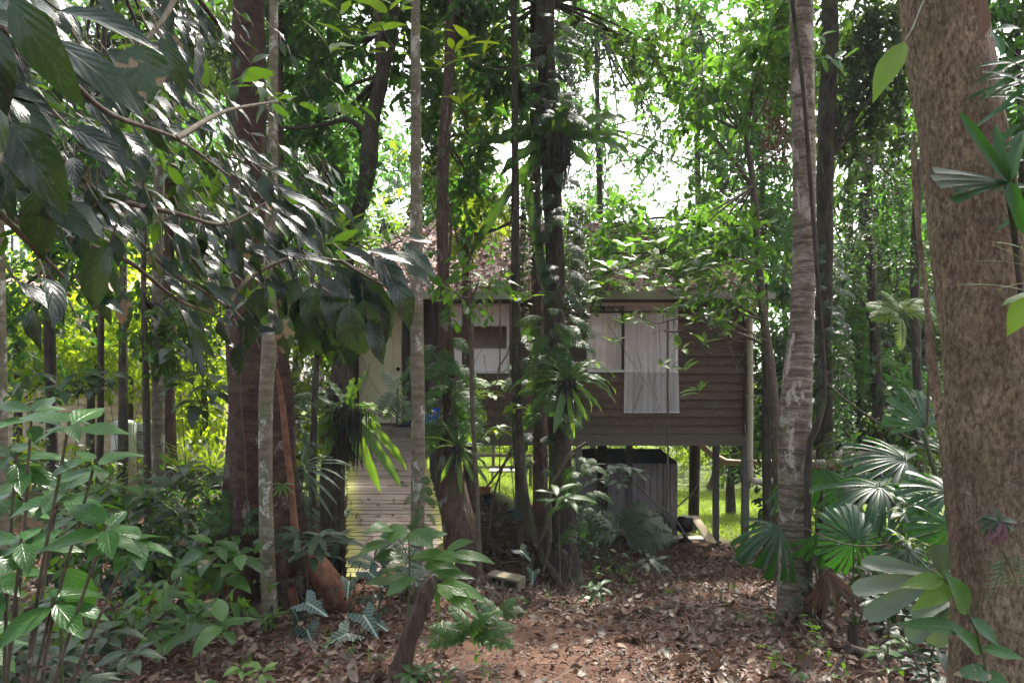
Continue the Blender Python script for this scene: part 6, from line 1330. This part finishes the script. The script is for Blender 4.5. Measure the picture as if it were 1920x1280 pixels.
    st = O - nrm(D) * .03 + [0, 0, .02]; sticks(m, st, O, .003, .002, 4, mat=1)
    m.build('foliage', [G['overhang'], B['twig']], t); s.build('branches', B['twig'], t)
    wd = MB(); ov = MB(); cloud(ov, (-2.2, -.8, 4.9), (2.2, 2.4, .9), 2400, .17, .07, wood=wd, origin=(-2.1, 2., 4.2)); cloud(ov, (-3., 2.6, 5.4), (1.6, 1.8, .9), 1200, .17, .07, wood=wd, origin=(-2.1, 2., 4.2)); cb(ov, wd, G['dark'], B['twig'], t)  # unseen canopy above and behind the camera, added to break up the sky light
    # sprays of smaller leaves deeper in the same crown
    m = MB(); cloud(m, P(250, 330, 3.3), (.75, .4, .6), 380, .1, .038, 'mid', nb=20); cloud(m, P(60, 200, 3.), (.6, .4, .6), 300, .1, .038, 'mid', nb=16); cloud(m, P(470, 480, 3.4), (.35, .3, .3), 110, .11, .045, 'mid', nb=8)
    m.build('inner_foliage', G['dark'], t)
overhang()

# ------------------------------------------------------------------ things on and beside the leaning giant
t = thing('staghorn_fern', 'torn fan-shaped staghorn frond sticking out left of the leaning giant', 'staghorn fern', P(1890, 345, 2.9))
m = MB(); hub = P(1892, 342, 2.85); Y = 2.85
dd = [D2(169, -.15), D2(174.5, -.15), D2(180, -.15), D2(186, -.15), D2(195, -.15)]
leaves(m, 'wedge', np.repeat(hub[None], 5, 0), dd, [(0, -.75, .65)] * 5, np.array([150, 152, 140, 108, 118]) * Y / F, np.array([20, 22, 24, 24, 22]) * Y / F, .2, .12, .1)
m.build('frond', G['fan'], t)
m = MB(); leaves(m, 'strap', [hub, hub, hub, hub], [D2(128, -.1), D2(105, 0), D2(75, .1), D2(285, -.1)], [(-.6, -.6, .3)] * 4, np.array([165, 120, 130, 110]) * Y / F, [.035, .03, .05, .05], [.3, .4, .5, .4], .5, .1); m.build('strap_frond', G['fan'], t)
m = MB(); tube(m, [P(1885, 300, 2.9), P(1893, 345, 2.88), P(1900, 420, 2.95), P(1915, 560, 3.0)], [.012, .022, .012, .01], 8, 20, .2); m.build('stem', B['dark'], t)
t = thing('lone_leaf_sprig', 'single large bright leaf with a brown-edged hole hanging left of the leaning giant', 'leaf', P(1690, 80, 2.9))
m = MB(); leaves(m, 'acu', [P(1696, 78, 2.9)], [D2(236, -.1)], [(-.5, -.8, .25)], 125 * 2.9 / F, 46 * 2.9 / F, .5, .2, .1); m.build('leaf_blade', G['bright'], t)
m = MB(); tube(m, [P(1752, -30, 3.3), P(1728, 10, 3.1), P(1712, 50, 2.95), P(1696, 78, 2.9)], [.006, .004, .003, .002], 5, 14); m.build('stalk', B['stem'], t)
t = thing('purple_bract_epiphyte', 'purplish drooping bract with dark leaves on the leaning giant', 'epiphyte', P(1870, 985, 2.8))
m = MB(); q = P(1872, 975, 2.82); pm = leaf_mat('purple_bract', [(.12, .06, .08), (.16, .08, .1)], (.2, .08, .1), .5, .2, .3, 5)
leaves(m, 'ell', [q] * 3, [D2(235, -.3), D2(275, -.35), D2(255, -.2)], [(-.2, -.9, .3)] * 3, np.array([44, 46, 50]) * 2.8 / F, .042, .6, .5, .2); m.build('bract', pm, t)
m = MB(); leaves(m, 'acu', [q] * 9, [D2(a, -.3) for a in (170, 195, 150, 215, 320, 340, 10, 300, 100)], (0, -.7, .7), np.array([50, 46, 40, 44, 44, 50, 42, 40, 30]) * 2.8 / F, .026, 1., .3, .1); m.build('leaves', G['epi'], t)
t = thing('fallen_leaf', 'small orange-tan leaf caught on the bark of the leaning giant', 'leaf', P(1812, 922, 2.95)); m = MB(); leaves(m, 'mid', [P(1808, 920, 2.96)], [D2(-28, -.1)], [(.2, -.7, .6)], .045, .014, .5, .4); m.build('blade', G['dead'], t)
t = thing('dead_sheath', 'reddish-brown dry leaf sheath stuck high on the right of the leaning giant', 'leaf sheath', P(1830, 20, 3.0)); m = MB(); leaves(m, 'strap', [P(1828, -8, 3.)], [D2(278, -.1)], [(.4, -.8, .2)], 85 * 3. / F, .07, .3, .8, .1); m.build('sheath', G['dead'], t)
# palm crown and cane leaves at the right edge
t = thing('cane_palm', 'blue-green narrow-leaved cane palm spraying in from the upper right edge', 'palm', (hx(2010, 3.), 3., 0)); m = MB(); s = MB(); Y = 3.
tube(s, [(hx(2010, Y), Y, -.05), P(2005, 700, Y), P(1990, 300, Y), P(1960, 150, Y)], [.02, .016, .012, .006], 8, 30)
for (px, py, a, Lp) in [(1850 + 8 * i, 130 + 9 * (i % 6) , 190 + 25 * math.sin(i * 2.1), 70) for i in range(14)]:
    o = P(px + 40, py, Y + rng.uniform(-.1, .2)); leaves(m, 'acu', [o], [D2(a, rng.normal(-.1, .2))], [(0, -.7, .7)], Lp * Y / F, .022, .7, .2, .05); tube(s, [P(1990, 300, Y), (P(1990, 300, Y) + o) / 2 + [0, 0, .06], o], [.003, .003, .002], 4, 6)
for (px, py, a, Lp, w_) in ((1915, 55, 170, 60, .05), (1905, 120, 175, 90, .03), (1900, 160, 185, 100, .035), (1910, 190, 200, 90, .03), (1925, 110, 190, 70, .06), (1925, 190, 160, 80, .03), (1915, 230, 215, 90, .03), (1920, 300, 180, 70, .04), (1925, 160, 150, 90, .03), (1895, 95, 140, 60, .03), (1880, 105, 100, 60, .045), (1925, 260, 195, 90, .03), (1925, 400, 200, 60, .04), (1930, 350, 170, 60, .04)):
    leaves(m, 'acu', [P(px, py, Y + rng.uniform(-.1, .15))], [D2(a, rng.normal(-.1, .2))], [(0, -.7, .7)], Lp * Y / F, w_, .6, .2, .05)
    sticks(s, [P(px, py, Y)], [P(1985, py + 60, Y)], .002, .004, 4)
m.build('foliage', G['fan'], t); s.build('stems', B['stem'], t)
t = thing('thin_bladed_plant', 'thin yellow-tipped blades reaching in from the right edge at mid height', 'plant', P(1935, 560, 2.8)); m = MB(); Y = 2.8
for (x0, y0, x1, y1, w_) in ((1935, 500, 1868, 442, 5), (1925, 545, 1800, 512, 4), (1930, 500, 1830, 470, 2), (1935, 530, 1870, 530, 2), (1930, 550, 1885, 560, 12), (1925, 470, 1870, 440, 8)):
    A, Bq = P(x0, y0, Y), P(x1, y1, Y - .1); leaves(m, 'strap', [A], [Bq - A], [(0, -.6, .8)], np.linalg.norm(Bq - A), w_ * Y / F, .3, .2)
leaves(m, 'acu', [P(1935, 545, Y)], [D2(240, -.1)], [(0, -.8, .6)], .19, .09, .4, .15); m.build('foliage', G['bright'], t)

# ------------------------------------------------------------------ leafy branch before the curtains and mid-storey sprays
def branch_spray(label, Y, path, tips, Lp, mat, asp=.36, name='leafy_branch', n=6):
    q = np.array([P(p[0], p[1], Y) for p in path]); t = thing(name, label, 'branch', q[0]); s = MB(); m = MB()
    tube(s, q, np.linspace(.010, .003, len(q)), 6, len(q) * 6, .1); Cc = curve(q, 40)
    for (px, py) in tips:
        c = P(px, py, Y + rng.normal(0, .1)); k = int(np.argmin(np.linalg.norm(Cc - c, axis=1) + .3 * np.maximum(0, np.arange(40)[::-1] * 0))); tube(s, [Cc[k], (Cc[k] + c) / 2 + rv(1, .02)[0], c], [.004, .003, .002], 4, 6)
        whorl(m, c, n, Lp * Y / F, Lp * asp * Y / F, (rng.normal(0, .3), -.3, 1), (.1, .9), 'mid', .4)
    m.build('foliage', G[mat], t); s.build('twigs', B['twig'], t)
branch_spray('light green leafy branch hanging across the right-hand curtains', 8.8, [(1440, 640), (1370, 605), (1310, 590), (1260, 600), (1230, 606), (1190, 592), (1150, 590)], [(1240, 582), (1210, 600), (1180, 597), (1168, 600), (1255, 590), (1150, 640), (1240, 682), (1282, 690), (1310, 730), (1278, 648), (1300, 600), (1320, 640), (1350, 600)], 34, 'bright')
branch_spray('grey-leaved twig in front of the boards right of the window', 8.9, [(1440, 610), (1400, 640), (1350, 625), (1320, 600)], [(1335, 612), (1345, 628), (1330, 585), (1360, 590), (1290, 570), (1260, 550)], 30, 'epi', .45)
branch_spray('bushy light green branch over the gutter right of the central trunk', 9.2, [(1420, 480), (1340, 500), (1260, 520), (1190, 510), (1120, 540)], [(1130, 530), (1160, 505), (1200, 500), (1230, 480), (1270, 500), (1300, 480), (1340, 470), (1180, 540), (1240, 530), (1290, 530), (1350, 520), (1380, 500), (1215, 545), (1110, 560)], 30, 'bright', .45)
branch_spray('leafy bough hanging in front of the right end of the roof', 9.6, [(1440, 420), (1380, 450), (1300, 470), (1230, 490), (1150, 480)], [(1400, 450), (1370, 500), (1340, 430), (1310, 500), (1290, 450), (1260, 500), (1230, 450), (1200, 490), (1170, 460), (1140, 500), (1390, 530), (1345, 535), (1250, 530), (1420, 500), (1185, 520)], 38, 'midleaf', .42)
branch_spray('leafy bough before the roof between the lichen-spotted and reddish trunks', 9.0, [(850, 380), (810, 430), (770, 470), (720, 490)], [(800, 420), (780, 450), (810, 480), (750, 480), (730, 450), (710, 500), (770, 510), (820, 520), (690, 460)], 44, 'midleaf', .36)
branch_spray('leafy twigs over the gutter above the left window', 8.6, [(845, 520), (880, 540), (930, 530), (985, 560)], [(860, 520), (885, 535), (915, 530), (965, 560), (985, 555), (850, 560), (945, 520)], 40, 'bright', .4)
branch_spray('bright leaves on a bough crossing right of the lichen-spotted trunk near the top', 7.8, [(1010, 120), (930, 130), (870, 110), (820, 120)], [(850, 95), (880, 75), (830, 125), (865, 190), (905, 100), (815, 60)], 54, 'hedge', .34, n=4)
branch_spray('large bright leaves hanging at the top left of the lichen-spotted trunk', 6.2, [(640, -60), (690, 0), (720, 60), (740, 90)], [(700, -5), (725, 20), (690, 60), (730, 90), (660, 70), (750, 10), (640, 20), (620, 90)], 66, 'bright', .3, n=4)
branch_spray('spray of long leaves beside the crooked tree at mid height', 7.0, [(560, 330), (620, 380), (660, 410)], [(640, 420), (665, 445), (620, 450), (600, 400), (650, 470)], 62, 'bright', .3, n=5)
branch_spray('dark leafy bough crossing the sky gap right of the high nest fern', 9.8, [(1400, 330), (1300, 300), (1200, 290), (1120, 330)], [(1140, 320), (1180, 300), (1220, 320), (1260, 280), (1290, 330), (1330, 290), (1200, 350), (1110, 300)], 34, 'canopy', .42)
branch_spray('dark leafy bough in the upper gap right of the central trunk', 9.8, [(1060, 160), (1140, 140), (1220, 110), (1290, 90)], [(1100, 130), (1140, 160), (1180, 110), (1220, 90), (1260, 130), (1290, 70), (1160, 60), (1210, 170)], 34, 'dark', .42)

# ------------------------------------------------------------------ thin humid air under the canopy
def haze():
    m = MB(); m.box(-70, 70, -14, 66, -3.2, 30); o = m.build('haze', [], None, False); o['kind'] = 'stuff'
    s = NT('humid_air'); v = s.n('ShaderNodeVolumePrincipled', {'Color': (.86, .92, 1.), 'Density': .0009, 'Anisotropy': .3}); s.t.links.new(v.outputs[0], s.out.inputs['Volume']); o.data.materials.append(s.m)
haze()
